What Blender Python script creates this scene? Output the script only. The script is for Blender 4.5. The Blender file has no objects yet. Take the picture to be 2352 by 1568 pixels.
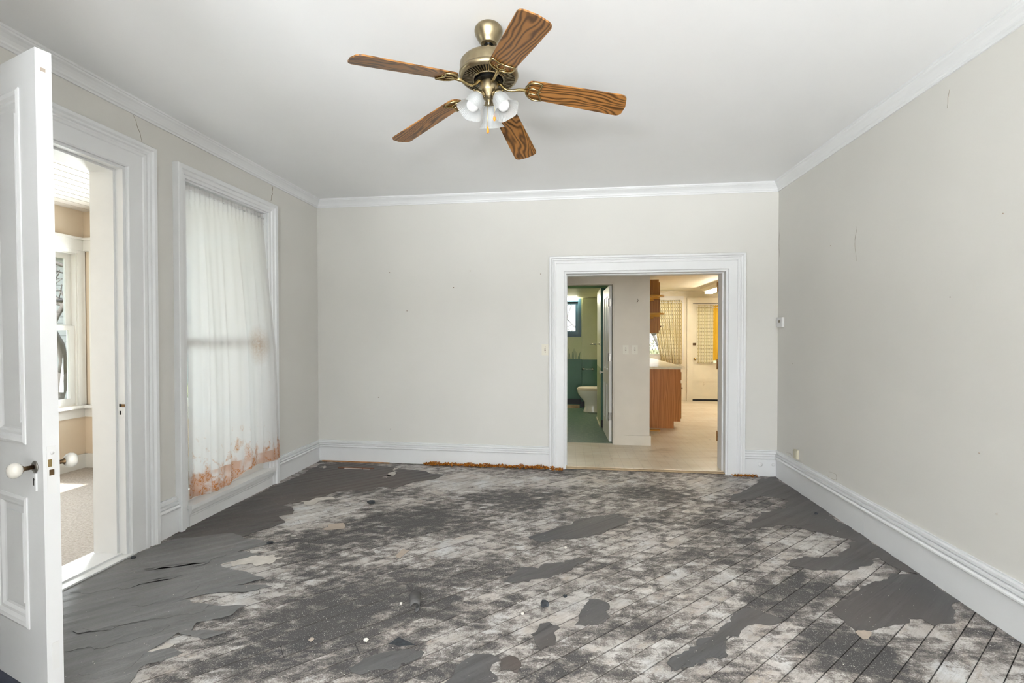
import bpy, bmesh, math, random
from mathutils import Vector, Matrix
R = math.radians
PI = math.pi
S = bpy.context.scene
C = S.collection
random.seed(7)

# ------------------------------------------------------------------ camera
FPX, YAW, PIT, ROL, EYE = 1045.0, 0.12054, 0.01216, -0.0006, 1.418
fw = Vector((-math.sin(YAW)*math.cos(PIT), math.cos(YAW)*math.cos(PIT), -math.sin(PIT)))
rt0 = Vector((math.cos(YAW), math.sin(YAW), 0)); up0 = rt0.cross(fw)
rt = rt0*math.cos(ROL)+up0*math.sin(ROL); up = -rt0*math.sin(ROL)+up0*math.cos(ROL)
EYEP = Vector((0, 0, EYE))
cd = bpy.data.cameras.new('camera'); cam = bpy.data.objects.new('camera', cd); C.objects.link(cam)
cd.sensor_width = 36; cd.lens = FPX*36/2352; cd.clip_start = 0.02; cd.clip_end = 300
M3 = Matrix((rt, up, -fw)).transposed().to_4x4(); M3.translation = EYEP
cam.matrix_world = M3
S.camera = cam

def at(px, py, ax, v):                       # point of the photograph on the plane axis = v
    d = fw+rt*((px-1176)/FPX)-up*((py-784)/FPX)
    return EYEP+d*((v-EYEP[ax])/d[ax])
def fl(px, py):
    q = at(px, py, 2, 0.0); return (q.x, q.y)

# ------------------------------------------------------------------ light
S.view_settings.view_transform = 'Standard'; S.view_settings.look = 'None'
S.view_settings.gamma = 1; S.view_settings.use_curve_mapping = False
S.view_settings.exposure = 0.27
w = bpy.data.worlds.new('sky'); S.world = w; w.use_nodes = True
nt = w.node_tree; nt.nodes.clear()
wo = nt.nodes.new('ShaderNodeOutputWorld'); bg = nt.nodes.new('ShaderNodeBackground')
tc = nt.nodes.new('ShaderNodeTexCoord'); sx = nt.nodes.new('ShaderNodeSeparateXYZ'); cr = nt.nodes.new('ShaderNodeValToRGB')
nt.links.new(tc.outputs['Generated'], sx.inputs[0]); nt.links.new(sx.outputs['Z'], cr.inputs[0])
cr.color_ramp.elements[0].position = 0.0; cr.color_ramp.elements[0].color = (0.93, 0.94, 0.96, 1)
cr.color_ramp.elements[1].position = 0.8; cr.color_ramp.elements[1].color = (0.62, 0.74, 0.95, 1)
nt.links.new(cr.outputs[0], bg.inputs[0]); nt.links.new(bg.outputs[0], wo.inputs[0])
bg.inputs[1].default_value = 2.4

def lamp(name, kind, loc, direction, energy, col, size=None):
    d = bpy.data.lights.new(name, kind); d.energy = energy; d.color = col
    if size: d.shape = 'RECTANGLE'; d.size, d.size_y = size
    o = bpy.data.objects.new(name, d); C.objects.link(o); o.location = loc
    o.rotation_euler = Vector(direction).to_track_quat('-Z', 'Y').to_euler()
    return o
s = lamp('sun', 'SUN', (0, -20, 15), (0, math.cos(R(37.3)), -math.sin(R(37.3))), 13.0, (1, 0.97, 0.93)); s.data.angle = R(0.6)
# daylight entering the windows that stand behind the photographer (sky) and at the near end of the porch
for x_ in (-1.5, 0.8):
    lamp('rear_window_daylight', 'AREA', (x_, -5.0, 1.5), (0, 1, 0.2), 50, (0.91, 0.96, 1), (1.5, 2.3))
    lamp('added_ceiling_fill', 'AREA', (x_, -5.55, -0.3), (0, 0.55, 1), 2500, (0.92, 0.965, 1), (2.4, 1.5))  # added upward fill outside the rear windows, brightens the ceiling
lamp('added_side_fill', 'AREA', (-3.25, -3.0, 1.3), (1, 0.2, 0.35), 20, (0.91, 0.96, 1), (1.4, 2.2))  # added fill through an invented side window, lights the right wall
lamp('porch_window_daylight', 'AREA', (-5.42, 2.03, 1.5), (1, 0.15, 0), 18, (0.95, 0.97, 1), (1.0, 1.5))
lamp('porch_window_daylight', 'AREA', (-4.74, 4.72, 1.5), (0.25, -1, 0.1), 165, (0.97, 0.98, 1), (0.56, 1.5))

# ------------------------------------------------------------------ materials
def hexc(s_):
    s_ = s_.lstrip('#'); v = [int(s_[i:i+2], 16)/255 for i in (0, 2, 4)]
    return tuple(x/12.92 if x <= 0.04045 else ((x+0.055)/1.055)**2.4 for x in v)+(1,)
class NT:
    def __init__(s, name):
        s.m = bpy.data.materials.new(name); s.m.use_nodes = True; s.t = s.m.node_tree
        s.b = s.t.nodes['Principled BSDF']; s.out = s.t.nodes['Material Output']
    def n(s, k, **kw):
        x = s.t.nodes.new(k)
        for a, v in kw.items(): setattr(x, a, v)
        return x
    def l(s, a, b): s.t.links.new(a, b)
    def pos(s): return s.n('ShaderNodeNewGeometry').outputs['Position']
    def obj(s): return s.n('ShaderNodeTexCoord').outputs['Object']
    def map(s, v, scale=(1, 1, 1), rot=(0, 0, 0), loc=(0, 0, 0)):
        x = s.n('ShaderNodeMapping'); x.inputs['Scale'].default_value = scale; x.inputs['Rotation'].default_value = rot
        x.inputs['Location'].default_value = loc; s.l(v, x.inputs['Vector']); return x.outputs[0]
    def noise(s, v, scale, det=4, rough=0.55, dist=0.0):
        x = s.n('ShaderNodeTexNoise'); x.inputs['Scale'].default_value = scale; x.inputs['Detail'].default_value = det
        x.inputs['Roughness'].default_value = rough; x.inputs['Distortion'].default_value = dist
        if v is not None: s.l(v, x.inputs['Vector'])
        return x.outputs['Fac']
    def ramp(s, f, stops, interp='LINEAR'):
        x = s.n('ShaderNodeValToRGB'); x.color_ramp.interpolation = interp; e = x.color_ramp.elements
        while len(e) > 1: e.remove(e[-1])
        e[0].position = stops[0][0]; e[0].color = stops[0][1]
        for p_, c_ in stops[1:]:
            q = e.new(p_); q.color = c_
        s.l(f, x.inputs[0]); return x.outputs[0]
    def mix(s, f, a, b, mode='MIX'):
        x = s.n('ShaderNodeMix', data_type='RGBA', blend_type=mode)
        for i, v in ((0, f), (6, a), (7, b)):
            if isinstance(v, (int, float)): x.inputs[i].default_value = v
            elif isinstance(v, tuple): x.inputs[i].default_value = v
            else: s.l(v, x.inputs[i])
        return x.outputs[2]
    def math(s, op, a, b=0.0, c=None, clamp=False):
        x = s.n('ShaderNodeMath', operation=op); x.use_clamp = clamp
        for i, v in enumerate((a, b, c)):
            if v is None: continue
            if isinstance(v, (int, float)): x.inputs[i].default_value = v
            else: s.l(v, x.inputs[i])
        return x.outputs[0]
    def sep(s, v):
        x = s.n('ShaderNodeSeparateXYZ'); s.l(v, x.inputs[0]); return x.outputs
    def bump(s, h, strength=0.2, dist=0.01):
        x = s.n('ShaderNodeBump'); x.inputs['Strength'].default_value = strength; x.inputs['Distance'].default_value = dist
        s.l(h, x.inputs['Height']); s.l(x.outputs[0], s.b.inputs['Normal'])
    def set(s, **kw):
        for k, v in kw.items():
            k = {'col': 'Base Color', 'rough': 'Roughness', 'metal': 'Metallic', 'spec': 'Specular IOR Level', 'trans': 'Transmission Weight', 'alpha': 'Alpha'}.get(k, k)
            if isinstance(v, (int, float, tuple)): s.b.inputs[k].default_value = v
            else: s.l(v, s.b.inputs[k])
        return s
MAT = {}
def paint(name, col, rough=0.5, var=0.06, scale=2.0, bump=0.05, spec=0.4, dirt=None, bscale=60):
    t = NT(name); p_ = t.pos(); f = t.noise(p_, scale, 3)
    c0 = tuple(x*(1-var) for x in col[:3])+(1,); c1 = tuple(min(1, x*(1+var)) for x in col[:3])+(1,)
    c = t.ramp(f, [(0.3, c0), (0.7, c1)])
    if dirt:
        g = t.noise(p_, dirt[1], 6, 0.7); g2 = t.ramp(g, [(dirt[2], (0, 0, 0, 1)), (dirt[2]+0.08, (1, 1, 1, 1))])
        c = t.mix(t.math('MULTIPLY', g2, dirt[3]), c, dirt[0])
    t.set(col=c, rough=rough, spec=spec)
    if bump: t.bump(t.noise(p_, bscale, 3), bump, 0.004)
    MAT[name] = t.m; return t.m
paint('wall', (0.692, 0.676, 0.638), 0.55, 0.03, 0.9, 0.10)
paint('ceiling', (0.88, 0.88, 0.88), 0.42, 0.02, 1.2, 0.06, 0.45, bscale=9)
paint('trim', (0.79, 0.795, 0.80), 0.35, 0.02, 3, 0.06, 0.5, ((0.45, 0.42, 0.38, 1), 9, 0.72, 0.5))
paint('trim_worn', (0.78, 0.78, 0.775), 0.4, 0.03, 4, 0.08, 0.45, ((0.36, 0.32, 0.27, 1), 14, 0.68, 0.6))
paint('peach', (0.74, 0.62, 0.48), 0.6, 0.03, 2, 0.05)
paint('porch_white', (0.78, 0.76, 0.72), 0.45, 0.03, 3, 0.06)
paint('porch_board', (0.70, 0.65, 0.60), 0.5, 0.03, 3, 0.04)
paint('hall_wall', (0.68, 0.62, 0.53), 0.55, 0.04, 3, 0.08)
paint('kitchen_cream', (0.76, 0.70, 0.55), 0.45, 0.05, 3, 0.05, 0.4, ((0.38, 0.28, 0.12, 1), 7, 0.66, 0.45))
paint('kitchen_ceiling', (0.72, 0.67, 0.55), 0.5, 0.05, 2, 0.05)
paint('switch_ivory', (0.74, 0.70, 0.60), 0.3, 0.02, 3, 0)
paint('plastic_white', (0.78, 0.78, 0.78), 0.3, 0.01, 3, 0)
paint('porcelain', (0.80, 0.77, 0.70), 0.12, 0.02, 3, 0, 0.6)
paint('seat_cream', (0.76, 0.68, 0.54), 0.25, 0.02, 3, 0)
paint('navy', (0.018, 0.05, 0.075), 0.35, 0.1, 4, 0.03)
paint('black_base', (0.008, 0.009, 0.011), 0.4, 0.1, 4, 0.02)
paint('teal', (0.03, 0.12, 0.085), 0.45, 0.1, 3, 0.04)
paint('dark_gap', (0.02, 0.018, 0.016), 0.9, 0.1, 4, 0)
paint('siding', (0.5, 0.5, 0.49), 0.6, 0.05, 1, 0)
paint('roof', (0.12, 0.11, 0.11), 0.8, 0.1, 3, 0)
paint('grass', (0.22, 0.21, 0.10), 0.9, 0.25, 0.4, 0)
paint('bark', (0.11, 0.095, 0.085), 0.9, 0.2, 3, 0)
paint('rust', (0.16, 0.06, 0.025), 0.7, 0.3, 30, 0.1)
paint('plaster_chip', (0.72, 0.69, 0.63), 0.8, 0.1, 30, 0.1)
paint('paper_pale', (0.56, 0.52, 0.47), 0.8, 0.15, 14, 0.1)
paint('hinge_brown', (0.36, 0.19, 0.065), 0.35, 0.2, 20, 0)
paint('navy_mat', (0.018, 0.022, 0.04), 0.9, 0.2, 30, 0.3, bscale=300)
paint('outlet_beige', (0.60, 0.56, 0.43), 0.4, 0.05, 6, 0)
paint('scrap_tan', (0.42, 0.35, 0.29), 0.8, 0.12, 12, 0.1)
paint('chunk_dark', (0.035, 0.04, 0.045), 0.8, 0.3, 60, 0.4, bscale=200)
paint('wood_raw', (0.36, 0.17, 0.06), 0.7, 0.25, 14, 0.1)
paint('wood_threshold', (0.40, 0.29, 0.17), 0.6, 0.2, 8, 0.1)
paint('shelf_wood', (0.62, 0.33, 0.06), 0.4, 0.12, 6, 0.05)
paint('orange_bead', (0.72, 0.24, 0.02), 0.35, 0.1, 20, 0)
paint('crack', (0.34, 0.29, 0.23), 0.9, 0.2, 20, 0)
paint('countertop', (0.74, 0.68, 0.52), 0.25, 0.08, 30, 0)
paint('blueglow', (0.03, 0.035, 0.06), 0.5, 0.1, 4, 0)

def metal(name, col, rough, var=0.25, scale=30, spec=0.5):
    t = NT(name); f = t.noise(t.obj(), scale, 4)
    t.set(col=t.ramp(f, [(0.3, tuple(x*(1-var) for x in col)+(1,)), (0.7, tuple(col)+(1,))]), metal=1.0, rough=rough); MAT[name] = t.m
metal('antique_brass', (0.36, 0.295, 0.185), 0.33)
metal('brass', (0.50, 0.38, 0.18), 0.25)
metal('chrome', (0.72, 0.70, 0.66), 0.15, 0.1)
metal('bronze', (0.20, 0.13, 0.07), 0.35)
metal('black_metal', (0.03, 0.03, 0.03), 0.4)
metal('steel', (0.38, 0.36, 0.33), 0.35)

def wood_grain(name, dark, light, axis_scale, ring=10, dist=6, rough=0.42, contrast=(0.35, 0.75), rz=0.0, both=False):
    t = NT(name); o = t.map(t.obj(), axis_scale, (0, 0, rz))
    oi = t.n('ShaderNodeObjectInfo'); add = t.n('ShaderNodeVectorMath', operation='ADD'); t.l(o, add.inputs[0])
    cb = t.n('ShaderNodeCombineXYZ'); t.l(t.math('MULTIPLY', oi.outputs['Random'], 9.0), cb.inputs[0]); t.l(t.math('MULTIPLY', oi.outputs['Random'], 3.0), cb.inputs[1])
    t.l(cb.outputs[0], add.inputs[1]); v = add.outputs[0]
    n0 = t.noise(v, 1.0, 2, 0.5)
    rings = t.math('SINE', t.math('ADD', t.math('MULTIPLY', n0, ring*6.283), t.math('MULTIPLY', t.math('ADD', t.sep(v)[1], t.sep(v)[0]) if both else t.sep(v)[1], dist)))
    f = t.math('MULTIPLY_ADD', rings, 0.5, 0.5)
    fine = t.noise(t.map(v, (1, 18, 18)), 8, 3)
    f2 = t.math('MULTIPLY_ADD', fine, 0.35, t.math('MULTIPLY', f, 0.8))
    t.set(col=t.ramp(f2, [(contrast[0], dark), (contrast[1], light)]), rough=rough, spec=0.4)
    MAT[name] = t.m; return t
wood_grain('fan_wood', hexc('#43280f'), hexc('#9a6a36'), (2.2, 8, 8), 11.0, 40, 0.38, (0.12, 0.82))
wood_grain('cabinet_wood', (0.30, 0.105, 0.022, 1), (0.43, 0.165, 0.042, 1), (6, 6, 0.8), 7, 40, 0.4, (0.1, 0.9), 0.0, True)
wood_grain('cabinet_wood_dark', (0.28, 0.11, 0.014, 1), (0.43, 0.185, 0.03, 1), (7, 7, 0.7), 5, 46, 0.4, (0.1, 0.9), 0.0, True)

# two tone bathroom paint, split at chair rail height
t = NT('bath_wall'); z = t.sep(t.pos())[2]; f = t.math('GREATER_THAN', z, 0.965)
n_ = t.noise(t.pos(), 3, 3)
t.set(col=t.mix(f, t.ramp(n_, [(0.3, (0.030, 0.105, 0.062, 1)), (0.7, (0.036, 0.12, 0.072, 1))]), t.ramp(n_, [(0.3, (0.42, 0.46, 0.27, 1)), (0.7, (0.47, 0.50, 0.31, 1))])), rough=0.4); MAT['bath_wall'] = t.m
t = NT('bath_partition'); z = t.sep(t.pos())[2]; f = t.math('GREATER_THAN', z, 0.93)
t.set(col=t.mix(f, (0.36, 0.40, 0.19, 1), (0.70, 0.69, 0.46, 1)), rough=0.3); MAT['bath_partition'] = t.m
paint('bath_ceiling', (0.62, 0.60, 0.38), 0.5, 0.05, 6, 0.1)
paint('bath_green_ceiling', (0.20, 0.34, 0.16), 0.5, 0.05, 6, 0.05)
# mottled green bathroom vinyl, and cream kitchen vinyl with a faint grid
t = NT('bath_floor'); p_ = t.pos(); f = t.noise(t.map(p_, (8, 30, 1)), 2.0, 6, 0.7); g = t.noise(p_, 70, 3)
c = t.ramp(f, [(0.35, (0.022, 0.06, 0.042, 1)), (0.55, (0.07, 0.13, 0.085, 1)), (0.75, (0.28, 0.28, 0.17, 1))])
t.set(col=t.mix(t.math('MULTIPLY', t.ramp(g, [(0.62, (0, 0, 0, 1)), (0.72, (1, 1, 1, 1))]), 0.5), c, (0.5, 0.48, 0.36, 1)), rough=0.4); MAT['bath_floor'] = t.m
t = NT('kitchen_vinyl'); p_ = t.pos()
sxy = t.sep(p_)
def gridline(t, a, per, wd):
    fr = t.math('FRACT', t.math('DIVIDE', a, per)); return t.math('LESS_THAN', fr, wd)
gl = t.math('MAXIMUM', gridline(t, sxy[0], 0.1, 0.045), gridline(t, sxy[1], 0.1, 0.045))
d1 = t.noise(t.map(p_, (0.9, 2.2, 1)), 1.8, 6, 0.65, 0.6)
base = t.ramp(d1, [(0.24, (0.34, 0.25, 0.14, 1)), (0.40, (0.66, 0.56, 0.42, 1)), (0.6, (0.74, 0.66, 0.53, 1)), (0.8, (0.78, 0.73, 0.64, 1))])
c = t.mix(t.math('MULTIPLY', gl, 0.28), base, (0.33, 0.27, 0.19, 1))
sm = t.ramp(t.noise(t.map(p_, (2, 0.8, 1), (0, 0, 0.5)), 3.2, 7, 0.75), [(0.60, (0, 0, 0, 1)), (0.70, (1, 1, 1, 1))])
t.set(col=t.mix(t.math('MULTIPLY', sm, 0.4), c, (0.24, 0.18, 0.11, 1)), rough=0.33, spec=0.5); MAT['kitchen_vinyl'] = t.m
# porch carpet
t = NT('carpet'); p_ = t.pos(); f = t.noise(p_, 55, 4, 0.7)
t.set(col=t.ramp(f, [(0.3, (0.36, 0.31, 0.26, 1)), (0.65, (0.56, 0.51, 0.46, 1))]), rough=0.95, spec=0.1); t.bump(f, 0.8, 0.02); MAT['carpet'] = t.m

# ---- floor boards: pale worn paint with black felt residue ('stain' comes from the mesh)
PANG = R(42.0); PW_ = 0.0885
def board_material():
    t = NT('floor_board'); p_ = t.pos()
    at_ = t.n('ShaderNodeAttribute', attribute_name='stain').outputs['Fac']
    oi = t.n('ShaderNodeObjectInfo').outputs['Random']
    al = t.map(p_, (1.0, 1.0, 0.0), (0, 0, -PANG))          # x runs along the boards
    sh = t.n('ShaderNodeVectorMath', operation='ADD'); cb = t.n('ShaderNodeCombineXYZ')
    t.l(t.math('MULTIPLY', oi, 1.3), cb.inputs[0]); t.l(t.math('MULTIPLY', oi, 5.0), cb.inputs[2])
    t.l(al, sh.inputs[0]); t.l(cb.outputs[0], sh.inputs[1]); v = sh.outputs[0]
    big = t.noise(t.map(al, (0.9, 1.5, 1)), 2.1, 5, 0.62, 0.4)
    med = t.noise(t.map(v, (1.0, 1.4, 1)), 7.5, 6, 0.68, 0.5)
    cross = t.noise(t.map(p_, (5, 13, 1), (0, 0, 0.12)), 1.5, 6, 0.66, 0.5)      # scraper strokes
    fine = t.noise(p_, 110, 4, 0.75)
    gr = t.noise(t.map(v, (3, 90, 1)), 1.5, 4, 0.6)
    vfine = t.noise(p_, 320, 3, 0.7)
    k = t.math('ADD', at_, t.math('MULTIPLY', t.math('SUBTRACT', big, 0.5), 1.1))
    for nn, am in ((med, 1.8), (cross, 2.0), (fine, 1.05), (vfine, 0.5)): k = t.math('ADD', k, t.math('MULTIPLY', t.math('SUBTRACT', nn, 0.5), am))
    k = t.math('ADD', k, t.math('MULTIPLY', t.math('SUBTRACT', oi, 0.5), 0.16))
    tint = t.noise(p_, 1.7, 3)
    pale = t.ramp(t.noise(v, 6, 6, 0.7), [(0.28, (0.35, 0.315, 0.285, 1)), (0.5, (0.50, 0.475, 0.45, 1)), (0.70, (0.73, 0.715, 0.69, 1))])
    pale = t.mix(t.math('MULTIPLY', t.ramp(tint, [(0.45, (0, 0, 0, 1)), (0.7, (1, 1, 1, 1))]), 0.35), pale, (0.46, 0.35, 0.28, 1))
    pale = t.mix(t.math('MULTIPLY', t.ramp(gr, [(0.5, (0, 0, 0, 1)), (0.68, (1, 1, 1, 1))]), 0.45), pale, (0.27, 0.24, 0.21, 1))
    pale = t.mix(t.math('MULTIPLY', t.ramp(t.noise(p_, 4.5, 4, 0.6), [(0.52, (0, 0, 0, 1)), (0.66, (1, 1, 1, 1))]), 0.4), pale, (0.60, 0.635, 0.67, 1))
    pale = t.mix(t.math('MULTIPLY', t.ramp(t.noise(t.map(v, (1, 3, 1)), 6.5, 4, 0.6), [(0.56, (0, 0, 0, 1)), (0.68, (1, 1, 1, 1))]), 0.45), pale, (0.33, 0.235, 0.165, 1))
    midc = t.mix(t.noise(p_, 2.3, 3), (0.20, 0.185, 0.175, 1), (0.25, 0.215, 0.19, 1))
    darkc = t.mix(t.noise(p_, 3, 3), (0.045, 0.046, 0.049, 1), (0.095, 0.087, 0.082, 1))
    c = t.mix(t.ramp(k, [(0.24, (0, 0, 0, 1)), (0.54, (1, 1, 1, 1))]), pale, midc)
    c = t.mix(t.ramp(k, [(0.50, (0, 0, 0, 1)), (0.86, (1, 1, 1, 1))]), c, darkc)
    sp_ = t.ramp(t.noise(p_, 210, 2, 0.5), [(0.62, (0, 0, 0, 1)), (0.69, (1, 1, 1, 1))])
    c = t.mix(t.math('MULTIPLY', sp_, 0.55), c, (0.62, 0.60, 0.57, 1))
    ed = t.n('ShaderNodeAttribute', attribute_name='edge').outputs['Fac']
    chip = t.noise(t.map(v, (14, 60, 1)), 1.0, 4, 0.7)
    c = t.mix(t.math('MULTIPLY', t.math('MULTIPLY', ed, 0.6), t.ramp(chip, [(0.40, (0.25, 0.25, 0.25, 1)), (0.52, (1, 1, 1, 1))])), c, (0.06, 0.05, 0.045, 1))
    t.set(col=c, rough=t.ramp(k, [(0.3, (0.5, 0.5, 0.5, 1)), (0.9, (0.68, 0.68, 0.68, 1))]), spec=0.35)
    h = t.math('ADD', t.math('MULTIPLY', k, 0.4), t.math('MULTIPLY', fine, 0.5)); t.bump(h, 0.35, 0.004)
    MAT['floor_board'] = t.m
board_material()
def felt_material(name, dark, light, brown=0.0):
    t = NT(name); p_ = t.pos(); al = t.map(p_, (1, 1, 0), (0, 0, -PANG))
    wv = t.noise(t.map(al, (0.7, 9, 1)), 1.2, 4, 0.6, 0.3); n1 = t.noise(p_, 1.3, 4); n2 = t.noise(p_, 60, 4, 0.7)
    c = t.ramp(n1, [(0.3, dark), (0.7, light)])
    c = t.mix(t.math('MULTIPLY', t.ramp(wv, [(0.56, (0, 0, 0, 1)), (0.74, (1, 1, 1, 1))]), 0.3), c, tuple(min(1, x*2.1) for x in light[:3])+(1,))
    c = t.mix(t.math('MULTIPLY', t.ramp(n2, [(0.66, (0, 0, 0, 1)), (0.74, (1, 1, 1, 1))]), 0.4), c, (0.3, 0.29, 0.28, 1))
    if brown: c = t.mix(t.math('MULTIPLY', t.ramp(t.noise(p_, 0.9, 2), [(0.4, (0, 0, 0, 1)), (0.6, (1, 1, 1, 1))]), brown), c, (0.115, 0.088, 0.075, 1))
    rid = t.math('SINE', t.math('MULTIPLY', t.math('ADD', t.sep(al)[1], t.math('MULTIPLY', wv, 0.05)), 6.283/PW_))
    t.set(col=c, rough=0.55, spec=0.45)
    t.bump(t.math('ADD', t.math('ADD', t.math('MULTIPLY', wv, 1.0), t.math('MULTIPLY', rid, 0.12)), t.math('MULTIPLY', n2, 0.08)), 0.55, 0.03)
    MAT[name] = t.m
felt_material('felt', (0.070, 0.070, 0.072, 1), (0.105, 0.103, 0.102, 1), 0.35)
felt_material('felt_left', (0.125, 0.122, 0.120, 1), (0.195, 0.190, 0.186, 1), 0.0)
felt_material('felt_brown', (0.062, 0.056, 0.054, 1), (0.088, 0.080, 0.076, 1), 0.6)

# glass, frosted shades, sheers, curtains
def glass(name, tint=(0.9, 0.93, 0.93, 1), refl=0.08):
    t = NT(name); tr = t.n('ShaderNodeBsdfTransparent'); tr.inputs[0].default_value = tint
    gl_ = t.n('ShaderNodeBsdfGlossy'); gl_.inputs['Roughness'].default_value = 0.03
    lw = t.n('ShaderNodeLayerWeight'); lw.inputs[0].default_value = 0.25
    mx = t.n('ShaderNodeMixShader'); t.l(t.math('MULTIPLY_ADD', lw.outputs['Fresnel'], 0.5, refl*0.3), mx.inputs[0]); t.l(tr.outputs[0], mx.inputs[1]); t.l(gl_.outputs[0], mx.inputs[2])
    t.l(mx.outputs[0], t.out.inputs[0]); MAT[name] = t.m
glass('glass')
def cloth(name, colf, transp=0.25, transl=0.5):
    t = NT(name); c = colf(t)
    df = t.n('ShaderNodeBsdfDiffuse'); tl = t.n('ShaderNodeBsdfTranslucent'); tr = t.n('ShaderNodeBsdfTransparent')
    for x in (df, tl):
        if isinstance(c, tuple): x.inputs[0].default_value = c
        else: t.l(c, x.inputs[0])
    m1 = t.n('ShaderNodeMixShader'); m1.inputs[0].default_value = transl; t.l(df.outputs[0], m1.inputs[1]); t.l(tl.outputs[0], m1.inputs[2])
    m2 = t.n('ShaderNodeMixShader'); m2.inputs[0].default_value = transp; t.l(m1.outputs[0], m2.inputs[1]); t.l(tr.outputs[0], m2.inputs[2])
    t.l(m2.outputs[0], t.out.inputs[0]); MAT[name] = t.m
def sheer_col(t):
    p_ = t.pos(); z = t.sep(p_)[2]; y = t.sep(p_)[1]
    n1 = t.noise(t.map(p_, (1, 9, 6)), 1.5, 5, 0.65, 0.8)
    h = t.math('SUBTRACT', 0.62, z)                                    # rust wicks up from the hem
    k = t.math('ADD', t.math('MULTIPLY', h, 1.15), t.math('MULTIPLY', t.math('SUBTRACT', n1, 0.5), 1.6))
    edge = t.noise(t.map(p_, (1, 6, 6)), 2.2, 4, 0.6, 1.5)
    ringm = t.math('SUBTRACT', 1.0, t.math('MULTIPLY', t.math('ABSOLUTE', t.math('SUBTRACT', edge, 0.5)), 22.0), None, True)
    f = t.ramp(k, [(0.22, (0, 0, 0, 1)), (0.44, (1, 1, 1, 1))])
    f = t.math('MULTIPLY', f, t.math('MULTIPLY_ADD', ringm, 0.6, 0.5), None, True)
    base = (0.86, 0.845, 0.84, 1)
    hem = t.math('MULTIPLY', t.math('LESS_THAN', z, 0.36), t.math('MULTIPLY', t.ramp(t.noise(t.map(p_, (1, 5, 3)), 1.6, 3), [(0.4, (0, 0, 0, 1)), (0.6, (1, 1, 1, 1))]), 0.55))
    f = t.math('MAXIMUM', f, hem)
    c = t.mix(f, base, (0.62, 0.27, 0.08, 1))
    dy = t.math('MULTIPLY', t.math('SUBTRACT', y, 3.80), 7.0); dz = t.math('MULTIPLY', t.math('SUBTRACT', z, 1.335), 5.0)
    rr_ = t.math('SQRT', t.math('ADD', t.math('MULTIPLY', dy, dy), t.math('MULTIPLY', dz, dz)))
    sp = t.math('MULTIPLY', t.math('SUBTRACT', 1.0, rr_, None, True), t.math('MULTIPLY', t.noise(p_, 60, 3), 1.1))
    return t.mix(sp, c, (0.56, 0.36, 0.20, 1))
cloth('sheer', sheer_col, 0.22, 0.48)
def print_col(t):
    uv = t.n('ShaderNodeUVMap').outputs[0]; u = t.sep(uv)[0]; v = t.sep(uv)[1]
    st = t.math('FRACT', t.math('MULTIPLY', u, 14.0))
    band = t.math('GREATER_THAN', st, 0.52)
    n1 = t.noise(t.map(uv, (220, 180, 1)), 1.0, 3, 0.6)
    spec = t.math('MULTIPLY', band, t.math('GREATER_THAN', n1, 0.48))
    dotu = t.math('LESS_THAN', t.math('ABSOLUTE', t.math('SUBTRACT', st, 0.27)), 0.09)
    dotv = t.math('LESS_THAN', t.math('FRACT', t.math('MULTIPLY', v, 17.0)), 0.35)
    dt = t.math('MULTIPLY', dotu, dotv)
    line = t.math('LESS_THAN', t.math('ABSOLUTE', t.math('SUBTRACT', st, 0.5)), 0.035)
    c = t.mix(spec, (0.84, 0.77, 0.56, 1), (0.42, 0.30, 0.08, 1))
    c = t.mix(line, c, (0.50, 0.37, 0.12, 1))
    return t.mix(dt, c, (0.25, 0.19, 0.09, 1))
cloth('print_curtain', print_col, 0.0, 0.35)
cloth('gold_curtain', lambda t: (0.75, 0.45, 0.05, 1), 0.0, 0.4)
t = NT('frosted'); 
f = t.math('MULTIPLY_ADD', t.math('SINE', t.math('MULTIPLY', t.sep(t.n('ShaderNodeUVMap').outputs[0])[0], 6.283*46)), 0.5, 0.5)
tl = t.n('ShaderNodeBsdfTranslucent'); tl.inputs[0].default_value = (0.86, 0.88, 0.89, 1)
tr = t.n('ShaderNodeBsdfTransparent'); tr.inputs[0].default_value = (0.95, 0.95, 0.95, 1)
t.set(col=(0.80, 0.82, 0.83, 1), rough=0.35); t.bump(f, 0.6, 0.004)
m1 = t.n('ShaderNodeMixShader'); m1.inputs[0].default_value = 0.45; t.l(t.b.outputs[0], m1.inputs[1]); t.l(tl.outputs[0], m1.inputs[2])
m2 = t.n('ShaderNodeMixShader'); m2.inputs[0].default_value = 0.28; t.l(m1.outputs[0], m2.inputs[1]); t.l(tr.outputs[0], m2.inputs[2]); t.l(m2.outputs[0], t.out.inputs[0]); MAT['frosted'] = t.m
paint('bulb', (0.90, 0.90, 0.90), 0.2, 0.01, 3, 0)
t = NT('lit_tube'); t.set(col=(1, 1, 1, 1)); t.b.inputs['Emission Color'].default_value = (1, 0.92, 0.78, 1); t.b.inputs['Emission Strength'].default_value = 105.0; MAT['lit_tube'] = t.m
t = NT('lit_strip'); t.set(col=(1, 1, 1, 1)); t.b.inputs['Emission Color'].default_value = (1, 0.94, 0.76, 1); t.b.inputs['Emission Strength'].default_value = 85.0; MAT['lit_strip'] = t.m
t = NT('yarn'); oi = t.noise(t.pos(), 45, 4, 0.7)
t.set(col=t.ramp(oi, [(0.30, (0.02, 0.02, 0.022, 1)), (0.42, (0.20, 0.055, 0.015, 1)), (0.55, (0.46, 0.17, 0.02, 1)), (0.72, (0.60, 0.28, 0.04, 1))]), rough=0.9, spec=0.1); MAT['yarn'] = t.m
t = NT('screen'); t.set(col=(0.16, 0.13, 0.09, 1), rough=0.2); MAT['screen'] = t.m

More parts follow.
